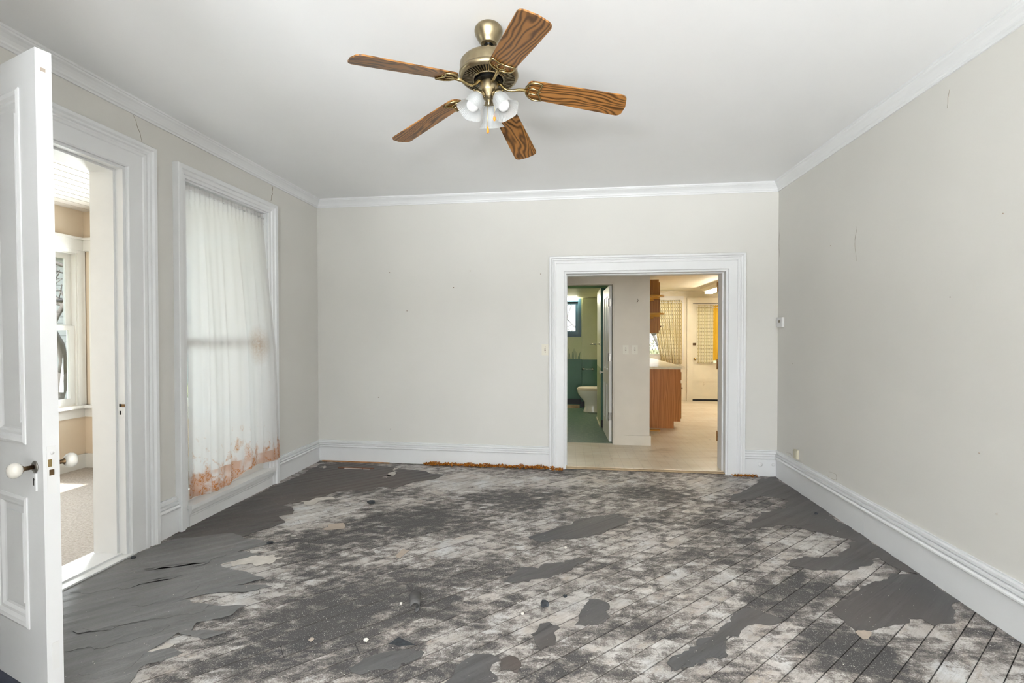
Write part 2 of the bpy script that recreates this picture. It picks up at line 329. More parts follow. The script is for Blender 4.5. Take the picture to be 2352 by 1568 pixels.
# ------------------------------------------------------------------ mesh helpers
def box(bm, x0, x1, y0, y1, z0, z1):
    vs = [bm.verts.new((x, y, z)) for x in (x0, x1) for y in (y0, y1) for z in (z0, z1)]
    for f in ((0, 1, 3, 2), (4, 6, 7, 5), (0, 4, 5, 1), (2, 3, 7, 6), (0, 2, 6, 4), (1, 5, 7, 3)):
        bm.faces.new([vs[i] for i in f])
def bxm(*boxes):
    bm = bmesh.new()
    for b in boxes: box(bm, *b)
    return bm
def lathe(bm, prof, o=(0, 0, 0), seg=32, axis=None, cap=True, wob=None):
    """prof: (radius, height) up the axis; axis = unit vector (default z)"""
    o = Vector(o); q = Vector((0, 0, 1)).rotation_difference(Vector(axis)) if axis else None
    rings = []
    for r_, h in prof:
        ring = []
        for i in range(seg):
            a = 2*PI*i/seg; rr_ = r_*(wob(a, h) if wob else 1)
            v = Vector((rr_*math.cos(a), rr_*math.sin(a), h))
            if q: v = q @ v
            ring.append(bm.verts.new(o+v))
        rings.append(ring)
    uvl = bm.loops.layers.uv.verify()
    for k in range(len(rings)-1):
        for i in range(seg):
            j = (i+1) % seg
            f = bm.faces.new((rings[k][i], rings[k][j], rings[k+1][j], rings[k+1][i])); f.smooth = True
            for lp, u in zip(f.loops, (i/seg, (i+1)/seg, (i+1)/seg, i/seg)): lp[uvl].uv = (u, k/len(rings))
    if cap:
        if prof[0][0] > 1e-4: bm.faces.new(list(reversed(rings[0])))
        if prof[-1][0] > 1e-4: bm.faces.new(rings[-1])
def tube(bm, pts, r, seg=8, cap=True):
    pts = [Vector(p_) for p_ in pts]; rings = []
    rs = r if isinstance(r, (list, tuple)) else [r]*len(pts)
    ref = Vector((0, 0, 1))
    for i, p_ in enumerate(pts):
        d = (pts[min(i+1, len(pts)-1)]-pts[max(i-1, 0)]).normalized()
        a = d.cross(ref)
        if a.length < 1e-3: a = d.cross(Vector((1, 0, 0)))
        a.normalize(); b = d.cross(a)
        rings.append([bm.verts.new(p_+(a*math.cos(2*PI*k/seg)+b*math.sin(2*PI*k/seg))*rs[i]) for k in range(seg)])
    for k in range(len(rings)-1):
        for i in range(seg):
            j = (i+1) % seg; f = bm.faces.new((rings[k][i], rings[k+1][i], rings[k+1][j], rings[k][j])); f.smooth = True
    if cap: bm.faces.new(list(reversed(rings[0]))); bm.faces.new(rings[-1])
def extrude(bm, prof, p0, p1, nrm, m0=0.0, m1=0.0):
    """prof (d, z): d out from the wall along nrm; run p0 -> p1; m0/m1 mitre: shift along run per unit d"""
    p0, p1, nrm = Vector(p0), Vector(p1), Vector(nrm); run = (p1-p0).normalized()
    a = [bm.verts.new(p0+nrm*d+Vector((0, 0, z))+run*(m0*d)) for d, z in prof]
    b = [bm.verts.new(p1+nrm*d+Vector((0, 0, z))-run*(m1*d)) for d, z in prof]
    n = len(prof)
    for i in range(n):
        j = (i+1) % n; bm.faces.new((a[i], a[j], b[j], b[i]))
    bm.faces.new(list(reversed(a))); bm.faces.new(b)
def sweep(bm, prof, path, A, B, N, o, closed=False):
    """casing: path of (a, b) points in the plane A,B at o; prof (u, v): u outwards (left of path), v along N"""
    A, B, N, o = Vector(A), Vector(B), Vector(N), Vector(o); n = len(path); rings = []
    P = [Vector((x, y)) for x, y in path]
    for i in range(n):
        def nr(k0, k1):
            d = (P[k1]-P[k0]).normalized(); return Vector((-d.y, d.x))
        n0 = nr((i-1) % n, i) if (i > 0 or closed) else nr(i, i+1)
        n1 = nr(i, (i+1) % n) if (i < n-1 or closed) else n0
        m = (n0+n1)/(1+n0.dot(n1))
        rings.append([bm.verts.new(o+A*(P[i].x+m.x*u)+B*(P[i].y+m.y*u)+N*v) for u, v in prof])
    k = len(prof)
    for i in range(n if closed else n-1):
        r0, r1 = rings[i], rings[(i+1) % n]
        for j in range(k):
            j2 = (j+1) % k; bm.faces.new((r0[j], r0[j2], r1[j2], r1[j]))
    if not closed: bm.faces.new(rings[0]); bm.faces.new(list(reversed(rings[-1])))
def bevel(bm, w_=0.004, seg=2):
    es = [e for e in bm.edges if len(e.link_faces) == 2 and e.calc_face_angle(0) > 0.6]
    bmesh.ops.bevel(bm, geom=es, offset=w_, segments=seg, profile=0.5, affect='EDGES', clamp_overlap=True)

def obj(name, bm, mat, parent=None, world=False, smooth=None):
    bmesh.ops.recalc_face_normals(bm, faces=bm.faces)
    me = bpy.data.meshes.new(name); bm.to_mesh(me); bm.free()
    if isinstance(mat, str): mat = [mat]
    for m in mat: me.materials.append(MAT[m])
    o = bpy.data.objects.new(name, me); C.objects.link(o)
    if parent is not None:
        o.parent = parent
        if world:
            l_ = parent.location.copy(); p_ = parent.parent
            while p_ is not None: l_ += p_.location; p_ = p_.parent
            me.transform(Matrix.Translation(-l_))
    if smooth:
        for p_ in me.polygons: p_.use_smooth = True
        me.set_sharp_from_angle(angle=R(smooth))
    return o
def tag(o, label, cat, group=None, kind=None):
    o['label'] = label; o['category'] = cat
    if group: o['group'] = group
    if kind: o['kind'] = kind
    return o
def struct(name, bm, mat, label, cat, smooth=None): return tag(obj(name, bm, mat, smooth=smooth), label, cat, None, 'structure')
def thing(name, label, cat, loc=(0, 0, 0), rot=(0, 0, 0), group=None, kind=None):
    o = bpy.data.objects.new(name, None); C.objects.link(o); o.empty_display_size = 0.05
    o.location = loc; o.rotation_euler = rot; return tag(o, label, cat, group, kind)

# ------------------------------------------------------------------ room shell
H = 2.95; XL, XR, YB, YR = -2.81, 2.105, 4.866, -4.5
TW = 0.22                                   # wall thickness, left wall
YK = YB+0.24                                # far side of the back wall
D0, D1, DH = 1.715, 2.605, 2.50             # left doorway
W0, W1, WZ0, WZ1 = 3.05, 4.00, 0.15, 2.58   # left window
O0, O1, OH = -0.028, 1.624, 2.095           # opening in the back wall

def wall_along_y(x0, x1, y0, y1, z1, holes):
    """holes: (ya, yb, za, zb) sorted by ya"""
    bm = bmesh.new(); y = y0
    for ya, yb, za, zb in holes:
        box(bm, x0, x1, y, ya, 0, z1)
        if za > 0: box(bm, x0, x1, ya, yb, 0, za)
        box(bm, x0, x1, ya, yb, zb, z1); y = yb
    box(bm, x0, x1, y, y1, 0, z1); return bm
def wall_along_x(y0, y1, x0, x1, z1, holes):
    bm = bmesh.new(); x = x0
    for xa, xb, za, zb in holes:
        box(bm, x, xa, y0, y1, 0, z1)
        if za > 0: box(bm, xa, xb, y0, y1, 0, za)
        box(bm, xa, xb, y0, y1, zb, z1); x = xb
    box(bm, x, x1, y0, y1, 0, z1); return bm
wl = struct('wall_left', wall_along_y(XL-TW, XL, YR, YB, H, [(-3.65, -2.35, 0.4, 2.7), (D0, D1, 0, DH), (W0, W1, WZ0, WZ1)]), 'wall', 'beige painted wall with the curtained window and the tall doorway to the porch', 'wall')
wb = struct('wall_back', wall_along_x(YB, YK, XL-TW, XR+0.2, H, [(O0, O1, 0, OH)]), 'wall', 'off-white painted wall with the wide cased opening to the kitchen', 'wall')
wr = struct('wall_right', bxm((XR, XR+0.2, YR, YB, 0, H)), 'wall', 'long plain off-white wall carrying the thermostat', 'wall')
struct('wall_rear', wall_along_x(YR-0.2, YR, XL-TW, XR+0.2, H, [(-2.25, -0.75, 0.3, 2.7), (0.05, 1.55, 0.3, 2.7)]), 'wall', 'off-white wall with two tall bare windows opposite the kitchen opening', 'wall')
struct('wall_light_block', bxm((XL, -1.55, 0.10, 0.26, 0, H)), 'wall', 'short off-white partition added to shade the porch door from the rear windows', 'wall')  # added out of view to keep rear window light off the porch door
struct('ceiling', bxm((XL-TW, XR+0.2, YR-0.2, YK, H, H+0.1)), 'ceiling', 'smooth white painted plaster ceiling carrying the ceiling fan', 'ceiling')

# ---- floor: diagonal boards, each its own piece, over a dark subfloor
floor = struct('floor', bxm((XL-TW, XR+0.1, YR-0.1, 0.6, -0.06, -0.001), (XL-TW, XR+0.1, 0.6, YK-0.1, -0.06, -0.021)), 'dark_gap', 'diagonal board floor with pale worn paint and black felt residue', 'floor')
floor.data.materials.append(MAT['floor_board'])
for p_ in floor.data.polygons[:6]: p_.material_index = 1
PW, GAP = 0.0885, 0.0034
pd = Vector((math.cos(PANG), math.sin(PANG))); pn = Vector((-pd.y, pd.x))
BL = []                                      # stains: centre, radii, amount
def blob(px, py, rx, ry, a):
    cx, cy = fl(px, py); x1_, _ = fl(px+rx, py); _, y1_ = fl(px, py-ry); _, y2_ = fl(px, py+ry)
    BL.append((cx, cy, abs(x1_-cx)+0.02, abs(y1_-y2_)/2+0.02, a*(0.95 if a > 0 else 0.8)))
for b in [(990, 1190, 120, 26, .5), (900, 1205, 70, 25, .35), (760, 1235, 100, 22, .5), (690, 1285, 70, 22, .4), (800, 1395, 150, 52, .6), (720, 1440, 90, 35, .45), (860, 1515, 110, 40, .35),
          (1180, 1140, 85, 18, .55), (950, 1340, 90, 35, .4), (1095, 1310, 70, 18, .35), (1000, 1420, 90, 30, .25), (1540, 1140, 70, 14, .3), (1460, 1125, 80, 10, .25),
          (1657, 1205, 60, 15, .45), (1640, 1282, 60, 16, .3), (1780, 1345, 100, 24, .4), (1849, 1322, 60, 18, .4), (1905, 1375, 70, 18, .35), (1954, 1505, 110, 48, .65), (2030, 1525, 60, 30, .4),
          (2209, 1500, 60, 14, .35), (2275, 1450, 30, 25, .35), (1750, 1385, 60, 16, .3), (1380, 1290, 60, 20, .2), (1240, 1500, 60, 25, .15), (1500, 1440, 70, 20, .2), (1330, 1540, 80, 22, .25),
          (600, 1500, 80, 40, .2), (1000, 1550, 60, 25, .2), (870, 1130, 60, 12, .3), (1430, 1200, 80, 18, .2), (1740, 1160, 60, 12, .25), (1330, 1075, 60, 12, .2),
          (1050, 1108, 150, 20, -.6), (1250, 1105, 60, 10, -.4), (1390, 1105, 60, 12, -.35), (1630, 1115, 90, 14, -.35), (1120, 1255, 80, 22, -.3), (1010, 1250, 60, 18, -.25), (900, 1280, 70, 18, -.25), (640, 1195, 90, 22, -.6),
          (560, 1300, 90, 20, -.45), (500, 1378, 90, 18, -.4), (590, 1380, 50, 20, -.2), (1500, 1250, 60, 20, -.2), (1340, 1385, 60, 25, -.2), (1230, 1430, 70, 25, -.2), (1600, 1240, 70, 18, -.1), (1830, 1240, 60, 16, -.45), (1930, 1312, 80, 18, -.55),
          (1700, 1330, 60, 25, -.2), (1630, 1420, 70, 28, -.25), (2120, 1545, 80, 30, -.5), (2270, 1520, 60, 45, -.45), (2100, 1445, 60, 14, -.4), (1780, 1480, 80, 35, -.2), (1450, 1520, 80, 30, -.1), (760, 1170, 80, 14, -.45), (900, 1150, 70, 10, -.3), (1730, 1108, 40, 8, -.3), (1690, 1150, 60, 12, -.3)]:
    blob(*b)
def stain(x, y):
    s_ = 0.50
    for cx, cy, rx, ry, a in BL:
        q = ((x-cx)/rx)**2+((y-cy)/ry)**2
        if q < 9: s_ += a*math.exp(-q*0.9)
    return s_
def plank_mesh(n0, n1, ta, tb, z):
    """board between offsets n0..n1; ta/tb: (t at n0, t at n1)"""
    bm = bmesh.new(); L = max(tb[0]-ta[0], tb[1]-ta[1]); ns = max(1, int(L/0.09)); US = (0, 0.03, 0.5, 0.97, 1); cols = 5
    lay = bm.verts.layers.float.new('stain'); le = bm.verts.layers.float.new('edge'); tops = []
    for i in range(ns+1):
        row = []
        for j in range(cols):
            u = US[j]; n_ = n0+(n1-n0)*u
            a = ta[0]+(ta[1]-ta[0])*u; b = tb[0]+(tb[1]-tb[0])*u; t_ = a+(b-a)*i/ns
            q = pd*t_+pn*n_; v = bm.verts.new((q.x, q.y, z)); v[lay] = stain(q.x, q.y); v[le] = 1.0 if j in (0, 4) else 0.0; row.append(v)
        tops.append(row)
    for i in range(ns):
        for j in range(cols-1): bm.faces.new((tops[i][j], tops[i+1][j], tops[i+1][j+1], tops[i][j+1]))
    rim = [r_[0] for r_ in tops]+tops[-1][1:]+[r_[-1] for r_ in reversed(tops[:-1])]+tops[0][3:0:-1]
    low = []
    for v in rim:
        q = bm.verts.new((v.co.x, v.co.y, -0.02)); q[lay] = 1.2; q[le] = 1.0; low.append(q)
    for i in range(len(rim)):
        j = (i+1) % len(rim); bm.faces.new((rim[i], low[i], low[j], rim[j]))
    return bm
X0_, X1_, Y0_, Y1_ = XL-0.06, XR+0.015, 0.6, YB+0.06
def tspan(n_):
    ts = []
    lo, hi = -99, 99
    for p0, d0, a, b in ((pn.x*n_, pd.x, X0_, X1_), (pn.y*n_, pd.y, Y0_, Y1_)):
        t0, t1 = sorted(((a-p0)/d0, (b-p0)/d0)); lo = max(lo, t0); hi = min(hi, t1)
    return (lo, hi) if hi > lo+0.02 else None
k0 = int(-4.0/PW); rp = random.Random(3)
for k in range(k0, k0+110):
    n0 = k*PW; n1 = n0+PW-GAP
    a, b = tspan(n0+0.001), tspan(n1-0.001)
    if not a and not b: continue
    a = a or b; b = b or a
    cuts = []; lo = max(a[0], b[0])+0.4; hi = min(a[1], b[1])-0.4; t_ = lo+rp.uniform(0, 2.6)
    while t_ < hi: cuts.append(t_); t_ += rp.uniform(1.4, 3.2)
    st = (a[0], b[0])
    for c_ in cuts+[None]:
        en = (a[1], b[1]) if c_ is None else (c_, c_)
        if en[0]-st[0] > 0.02 or en[1]-st[1] > 0.02:
            obj('plank', plank_mesh(n0, n1, st, en, rp.uniform(-0.0012, 0.0012)), 'floor_board', floor)
        st = (c_+0.0025, c_+0.0025) if c_ is not None else st

# ---- baseboards, crown mouldings
BP = [(0, 0), (0.022, 0), (0.022, 0.168), (0.034, 0.170), (0.041, 0.176), (0.041, 0.184), (0.034, 0.192), (0.020, 0.194), (0.020, 0.199), (0.031, 0.201), (0.031, 0.214), (0.013, 0.217), (0.013, 0.221), (0.022, 0.223), (0.022, 0.238), (0.007, 0.241), (0.007, 0.245), (0.010, 0.25), (0.0, 0.25)]
def basebd(name, p0, p1, nrm, label, sc=1.0, m0=0, m1=0):
    bm = bmesh.new(); extrude(bm, [(d, z*sc) for d, z in BP], p0, p1, nrm, m0, m1)
    return struct(name, bm, 'trim', label, 'baseboard')
basebd('baseboard_left', (XL, D1+0.19, 0), (XL, W0-0.085, 0), (1, 0, 0), 'tall white moulded baseboard between the porch doorway and the curtained window', 1.05)
basebd('baseboard_left', (XL, W1+0.095, 0), (XL, YB, 0), (1, 0, 0), 'short tall white moulded baseboard between the curtained window and the corner', 0.95, 0, 1)
basebd('baseboard_back', (XL, YB, 0.012), (O0-0.155, YB, 0.005), (0, -1, 0), 'long white moulded baseboard with orange yarn scraps below it', 0.92, 1, 0)
br = basebd('baseboard_back', (O1+0.155, YB, 0), (XR, YB, 0), (0, -1, 0), 'short white baseboard with two round plugs beside the kitchen opening', 1.05, 0, 1)
for px, py, r_ in ((1746, 1066, 0.022), (1776, 1067, 0.016)):
    q = at(px, py, 1, YB-0.022); bm = bmesh.new()
    lathe(bm, [(r_, 0), (r_, 0.004), (r_*0.7, 0.007), (0, 0.007)], q, 20, (0, -1, 0)); obj('plug', bm, 'trim_worn', br)
JB = at(1984, 1160, 0, XR-0.02).y
basebd('baseboard_right', (XR, JB+0.002, 0), (XR, YB, 0), (-1, 0, 0), 'white moulded baseboard length below the thermostat and outlet, beyond the open joint', 1.07, 0, 1)
basebd('baseboard_right', (XR, YR, 0), (XR, JB-0.002, 0), (-1, 0, 0), 'long white moulded baseboard length on the plain wall before the open joint', 1.07)
CP = [(0, -0.088), (0.010, -0.088), (0.012, -0.076), (0.018, -0.070), (0.020, -0.060), (0.030, -0.044), (0.044, -0.030), (0.056, -0.022), (0.060, -0.014), (0.066, -0.012), (0.068, 0), (0, 0)]
def crown(p0, p1, nrm, label, m0=1, m1=1):
    bm = bmesh.new(); extrude(bm, CP, p0, p1, nrm, m0, m1); return struct('trim_crown', bm, 'trim', label, 'moulding')
crown((XL, YR, H), (XL, YB, H), (1, 0, 0), 'white crown moulding above the porch doorway and curtained window')
crown((XL, YB, H), (XR, YB, H), (0, -1, 0), 'white crown moulding above the wide kitchen opening')
crown((XR, YB, H), (XR, YR, H), (-1, 0, 0), 'white crown moulding along the top of the plain thermostat wall')

# ---- casings
CAS = [(0, 0), (0, 0.016), (0.006, 0.022), (0.085, 0.022), (0.090, 0.028), (0.104, 0.030), (0.110, 0.024), (0.116, 0.024), (0.122, 0.034), (0.132, 0.036), (0.140, 0.048), (0.156, 0.050), (0.160, 0.044), (0.160, 0)]
bm = bmesh.new()
sweep(bm, CAS, [(O1, 0), (O1, OH), (O0, OH), (O0, 0)][::-1], (1, 0, 0), (0, 0, 1), (0, -1, 0), (0, YB, 0))
struct('trim_1', bm, 'trim', 'wide white moulded casing around the kitchen opening', 'door casing')
CASL = [(u*1.16, v) for u, v in CAS]
bm = bmesh.new()
sweep(bm, CASL, [(D0, 0), (D0, DH), (D1, DH), (D1, 0)], (0, 1, 0), (0, 0, 1), (1, 0, 0), (XL, 0, 0))
struct('trim_2', bm, 'trim', 'tall white moulded casing around the porch doorway', 'door casing')
# jambs
jb = struct('trim_3', bxm((O0-0.0, O0+0.018, YB-0.002, YK+0.004, 0, OH), (O1-0.018, O1, YB-0.002, YK+0.004, 0, OH), (O0+0.018, O1-0.018, YB-0.002, YK+0.004, OH-0.018, OH)), 'trim', 'white jamb lining the kitchen opening, with empty hinges', 'door jamb')
obj('stop', bxm((O0+0.018, O0+0.03, YB+0.075, YK-0.045, 0.02, OH-0.018), (O1-0.03, O1-0.018, YB+0.075, YK-0.045, 0.02, OH-0.018), (O0+0.03, O1-0.03, YB+0.075, YK-0.045, OH-0.03, OH-0.018)), 'trim', jb)
for px, py0, py1 in ((1649, 636, 670), (1649, 823, 847), (1649, 990, 1012)):
    za = at(px, py1, 0, O1-0.018).z; zb = za+0.10
    h_ = obj('hinge', bxm((O1-0.0225, O1-0.0175, YK-0.042, YK-0.002, za, zb)), 'hinge_brown', jb)
    bm = bmesh.new(); tube(bm, [(O1-0.026, YK+0.004, za-0.004), (O1-0.026, YK+0.004, zb+0.004)], 0.007); obj('knuckle', bm, 'hinge_brown', h_)
    for kk in range(3):
        bm = bmesh.new(); lathe(bm, [(0.004, 0), (0.003, 0.002), (0, 0.002)], (O1-0.0225, YK-0.022+(0.008 if kk == 1 else -0.008), za+0.018+0.032*kk), 8, (-1, 0, 0)); obj('screw', bm, 'brass', h_)
for py in (667, 832, 993):
    za = at(1300, py, 1, YK).z-0.045; zb = za+0.10
    h_ = obj('hinge', bxm((O0+0.0175, O0+0.0225, YK-0.042, YK-0.002, za, zb)), 'brass', jb)
    bm = bmesh.new(); tube(bm, [(O0+0.024, YK+0.004, za-0.004), (O0+0.024, YK+0.004, zb+0.004)], 0.008); obj('knuckle', bm, 'brass', h_)
jl = struct('trim_4', bxm((XL-TW-0.004, XL+0.002, D0, D0+0.018, 0, DH), (XL-TW-0.004, XL+0.002, D1-0.018, D1, 0, DH), (XL-TW-0.004, XL+0.002, D0+0.018, D1-0.018, DH-0.018, DH)), 'trim', 'deep white jamb of the porch doorway with its strike plate', 'door jamb')
obj('stop', bxm((XL-TW, XL-0.052, D0+0.018, D0+0.032, 0.02, DH-0.018), (XL-TW, XL-0.052, D1-0.032, D1-0.018, 0.02, DH-0.018), (XL-TW, XL-0.052, D0+0.032, D1-0.032, DH-0.032, DH-0.018)), 'trim_worn', jl)
sp = obj('strike_plate', bxm((XL-0.044, XL-0.012, D1-0.0205, D1-0.017, 0.895, 1.005)), 'trim_worn', jl)
obj('bolt_hole', bxm((XL-0.036, XL-0.018, D1-0.0215, D1-0.018, 0.965, 0.985), (XL-0.034, XL-0.022, D1-0.0215, D1-0.018, 0.915, 0.94)), 'dark_gap', sp)
obj('strike_lip', bxm((XL-0.018, XL+0.004, D1-0.0225, D1-0.019, 0.966, 0.984)), 'bronze', sp)
struct('trim_5', bxm((XL-TW-0.03, XL+0.035, D0-0.02, D1+0.02, -0.005, 0.016), (XL-TW+0.03, XL-0.03, D0+0.018, D1-0.018, 0.016, 0.026)), 'trim_worn', 'worn white threshold of the porch doorway', 'threshold')

# ---- porch door leaf, standing open into the room
HL = Vector((XL+0.004, 1.7154, 0)); ang = math.atan2(-0.2925, 0.9563)
door = thing('door_1', 'tall white panelled door with porcelain knobs standing open', 'door', HL+Vector((0, 0, 0.085)), (0, 0, ang), None, 'structure')
DW, DT, DZ = 0.924, 0.046, 2.385            # local x: hinge -> free edge; local -y faces the camera
LEAN = 0.0155
def lean(bm):
    for v in bm.verts: v.co.x += (DZ-v.co.z)*LEAN
    return bm
PX = [(0.125, 0.405), (0.52, 0.80)]; PZ = [(0.228, 0.726), (0.926, 2.264)]
def door_frame(W, T, Z, px_, pz):
    """stiles and rails around panel holes"""
    bm = bmesh.new(); xs = [0]+[v for p_ in px_ for v in p_]+[W]; zs = [0]+[v for p_ in pz for v in p_]+[Z]
    for i in range(0, len(xs), 2): box(bm, xs[i], xs[i+1], 0, T, 0, Z)
    for x0, x1 in px_:
        for i in range(0, len(zs), 2): box(bm, x0, x1, 0, T, zs[i], zs[i+1])
    return bm
obj('frame', lean(door_frame(DW, DT, DZ, PX, PZ)), 'trim', door)
for x0, x1 in PX:
    for z0, z1 in PZ:
        pn_ = obj('panel', lean(bxm((x0, x1, 0.016, DT-0.016, z0, z1), (x0+0.075, x1-0.075, 0.010, DT-0.010, z0+0.075, z1-0.075))), 'trim', door)
        for face, sgn in ((0.016, -1), (DT-0.016, 1)):
            bm = bmesh.new()
            pr = [(0, 0), (0, 0.020), (-0.010, 0.024), (-0.022, 0.020), (-0.030, 0.011), (-0.040, 0.010), (-0.048, 0.003), (-0.055, 0)]
            sweep(bm, pr, [(x0, z0), (x0, z1), (x1, z1), (x1, z0)], (1, 0, 0), (0, 0, 1), (0, sgn, 0), (0, face, 0), True)
            obj('panel_moulding', lean(bm), 'trim', pn_)
kz = 0.850; kx = DW-0.058+(DZ-kz)*LEAN
for sgn in (-1, 1):
    yf = 0 if sgn < 0 else DT
    bm = bmesh.new(); lathe(bm, [(0.0225, 0), (0.0225, 0.003), (0.017, 0.006), (0.011, 0.006), (0.011, 0.001)], (kx, yf, kz), 24, (0, sgn, 0)); ro = obj('rosette', bm, 'steel', door)
    bm = bmesh.new(); lathe(bm, [(0.008, 0.001), (0.008, 0.030), (0.012, 0.034), (0.013, 0.040)], (kx, yf, kz), 20, (0, sgn, 0)); obj('knob_shank', bm, 'bronze', ro)
    bm = bmesh.new(); lathe(bm, [(0.012, 0.036), (0.019, 0.039), (0.026, 0.046), (0.0285, 0.055), (0.0265, 0.064), (0.020, 0.071), (0.010, 0.0745), (0, 0.0755)], (kx, yf, kz), 28, (0, sgn, 0)); obj('knob', bm, 'porcelain', ro)
kx2 = DW-0.058+(DZ-0.787)*LEAN
bm = bmesh.new(); box(bm, kx2-0.013, kx2+0.013, -0.005, 0, 0.762, 0.827); bevel(bm, 0.004, 2); es = obj('escutcheon', bm, 'trim', door)
bm = bmesh.new(); lathe(bm, [(0.005, 0.0), (0.005, 0.001), (0, 0.001)], (kx2, -0.005, 0.804), 12, (0, -1, 0)); box(bm, kx2-0.0025, kx2+0.0025, -0.006, -0.004, 0.782, 0.802); obj('keyhole', bm, 'dark_gap', es)
def edge_box(name, y0, y1, z0, z1, mat, d=0.0012):
    xx = DW+(DZ-(z0+z1)/2)*LEAN; return obj(name, bxm((xx-0.004, xx+d, y0, y1, z0, z1)), mat, door)
lp = edge_box('lock_plate', 0.010, 0.036, 0.727, 0.927, 'trim_worn', 0.0012)
xx = DW+(DZ-0.827)*LEAN
obj('latch', bxm((xx-0.002, xx+0.004, 0.016, 0.029, 0.820, 0.841)), 'bronze', lp)
obj('bolt', bxm((xx-0.002, xx+0.0035, 0.013, 0.023, 0.852, 0.879)), 'brass', lp)
bm = bmesh.new(); lathe(bm, [(0.006, 0), (0.006, 0.003), (0, 0.003)], (xx, 0.024, 0.902), 12, (1, 0, 0)); obj('screw', bm, 'trim_worn', lp)
edge_box('bolt_slot', 0.014, 0.032, 2.22, 2.33, 'trim_worn'); edge_box('chip', 0.014, 0.028, 2.305, 2.318, 'scrap_tan', 0.0018)
edge_box('bolt_slot', 0.014, 0.034, 0.10, 0.20, 'trim_worn')

# ---- curtained window (left wall)
wn = thing('window_1', 'tall white double-hung window behind the sheer curtain', 'window', (XL, (W0+W1)/2, WZ0), (0, 0, 0), None, 'structure')
WC = [(0, 0), (0, 0.020), (0.020, 0.022), (0.026, 0.032), (0.050, 0.036), (0.056, 0.048), (0.086, 0.050), (0.090, 0.044), (0.090, 0)]
bm = bmesh.new(); sweep(bm, WC, [(W0, 0.0), (W0, WZ1), (W1, WZ1), (W1, 0.0)], (0, 1, 0), (0, 0, 1), (1, 0, 0), (XL, 0, 0)); obj('casing', bm, 'trim', wn, True)
bm = bxm((XL-0.10, XL+0.062, W0-0.015, W1+0.015, WZ0-0.012, WZ0+0.016)); bevel(bm, 0.005); obj('sill', bm, 'trim_worn', wn, True)
bm = bmesh.new(); extrude(bm, [(0, 0), (0.030, 0), (0.030, 0.075), (0.034, 0.080), (0.034, 0.092), (0.044, 0.100), (0.050, 0.128), (0.050, 0.138), (0, 0.138)], (XL, W0, 0), (XL, W1, 0), (1, 0, 0)); obj('apron', bm, 'trim_worn', wn, True)
obj('jamb_lining', bxm((XL-TW, XL, W0, W0+0.014, WZ0, WZ1), (XL-TW, XL, W1-0.014, W1, WZ0, WZ1), (XL-TW, XL, W0+0.014, W1-0.014, WZ1-0.014, WZ1)), 'trim', wn, True)
def sash(parent, x0, x1, y0, y1, z0, z1, fr, mat, along='y', bot=None, world=True):
    """a glazed sash in a wall: x0..x1 is its thickness"""
    bot = bot or fr; b = [(y0, y0+fr, z0, z1), (y1-fr, y1, z0, z1), (y0+fr, y1-fr, z1-fr, z1), (y0+fr, y1-fr, z0, z0+bot)]
    mk = (lambda a: (x0, x1)+a) if along == 'y' else (lambda a: a[:2]+(x0, x1)+a[2:])
    s_ = obj('sash', bxm(*[mk(a) for a in b]), mat, parent, world)
    xm = (x0+x1)/2; obj('pane', bxm(mk((y0+fr-0.004, y1-fr+0.004, z0+bot-0.004, z1-fr+0.004))[:0] or ((xm-0.002, xm+0.002)+(y0+fr-0.004, y1-fr+0.004, z0+bot-0.004, z1-fr+0.004) if along == 'y' else (y0+fr-0.004, y1-fr+0.004, xm-0.002, xm+0.002, z0+bot-0.004, z1-fr+0.004))), 'glass', s_, world)
    return s_
sash(wn, XL-0.125, XL-0.090, W0+0.014, W1-0.014, 1.345, WZ1-0.014, 0.055, 'porch_white', bot=0.045)
sash(wn, XL-0.085, XL-0.050, W0+0.014, W1-0.014, WZ0+0.016, 1.395, 0.055, 'porch_white', bot=0.08)

# ---- sheer curtain on its rod
def grid_cloth(name, nu, nv, f, mat, parent=None, thick=0.0):
    bm = bmesh.new(); uvl = bm.loops.layers.uv.verify()
    vs = [[bm.verts.new(f(i/nu, j/nv)) for i in range(nu+1)] for j in range(nv+1)]
    for j in range(nv):
        for i in range(nu):
            fc = bm.faces.new((vs[j][i], vs[j][i+1], vs[j+1][i+1], vs[j+1][i])); fc.smooth = True
            for lp_, (a, b) in zip(fc.loops, ((i, j), (i+1, j), (i+1, j+1), (i, j+1))): lp_[uvl].uv = (a/nu, b/nv)
    me = bpy.data.meshes.new(name); bm.to_mesh(me); bm.free(); me.materials.append(MAT[mat])
    o = bpy.data.objects.new(name, me); C.objects.link(o)
    if parent is not None:
        o.parent = parent; me.transform(Matrix.Translation(-parent.location))
    return o
CT = thing('sheer_curtain', 'rust-stained white sheer curtain hanging in the tall window', 'curtain', (XL, 3.53, 0.17))
rf = random.Random(11); FO = [(rf.uniform(16, 26), rf.uniform(0, 6), rf.uniform(0.006, 0.011)) for _ in range(2)]+[(rf.uniform(45, 85), rf.uniform(0, 6), 0.0045) for _ in range(3)]
def fold(u, v):
    amp = 0.35+0.65*v; d = 0
    for fr, ph, a in FO: d += a*math.sin(fr*u+ph+0.7*math.sin(2.1*v+ph))
    for c_, w_, h_ in ((0.20, 0.018, 0.040), (0.40, 0.025, 0.030), (0.60, 0.02, 0.018), (0.78, 0.015, 0.014)): d += h_*math.exp(-((u-c_+0.03*v)/w_)**2)*min(1, v*4)
    return d*amp
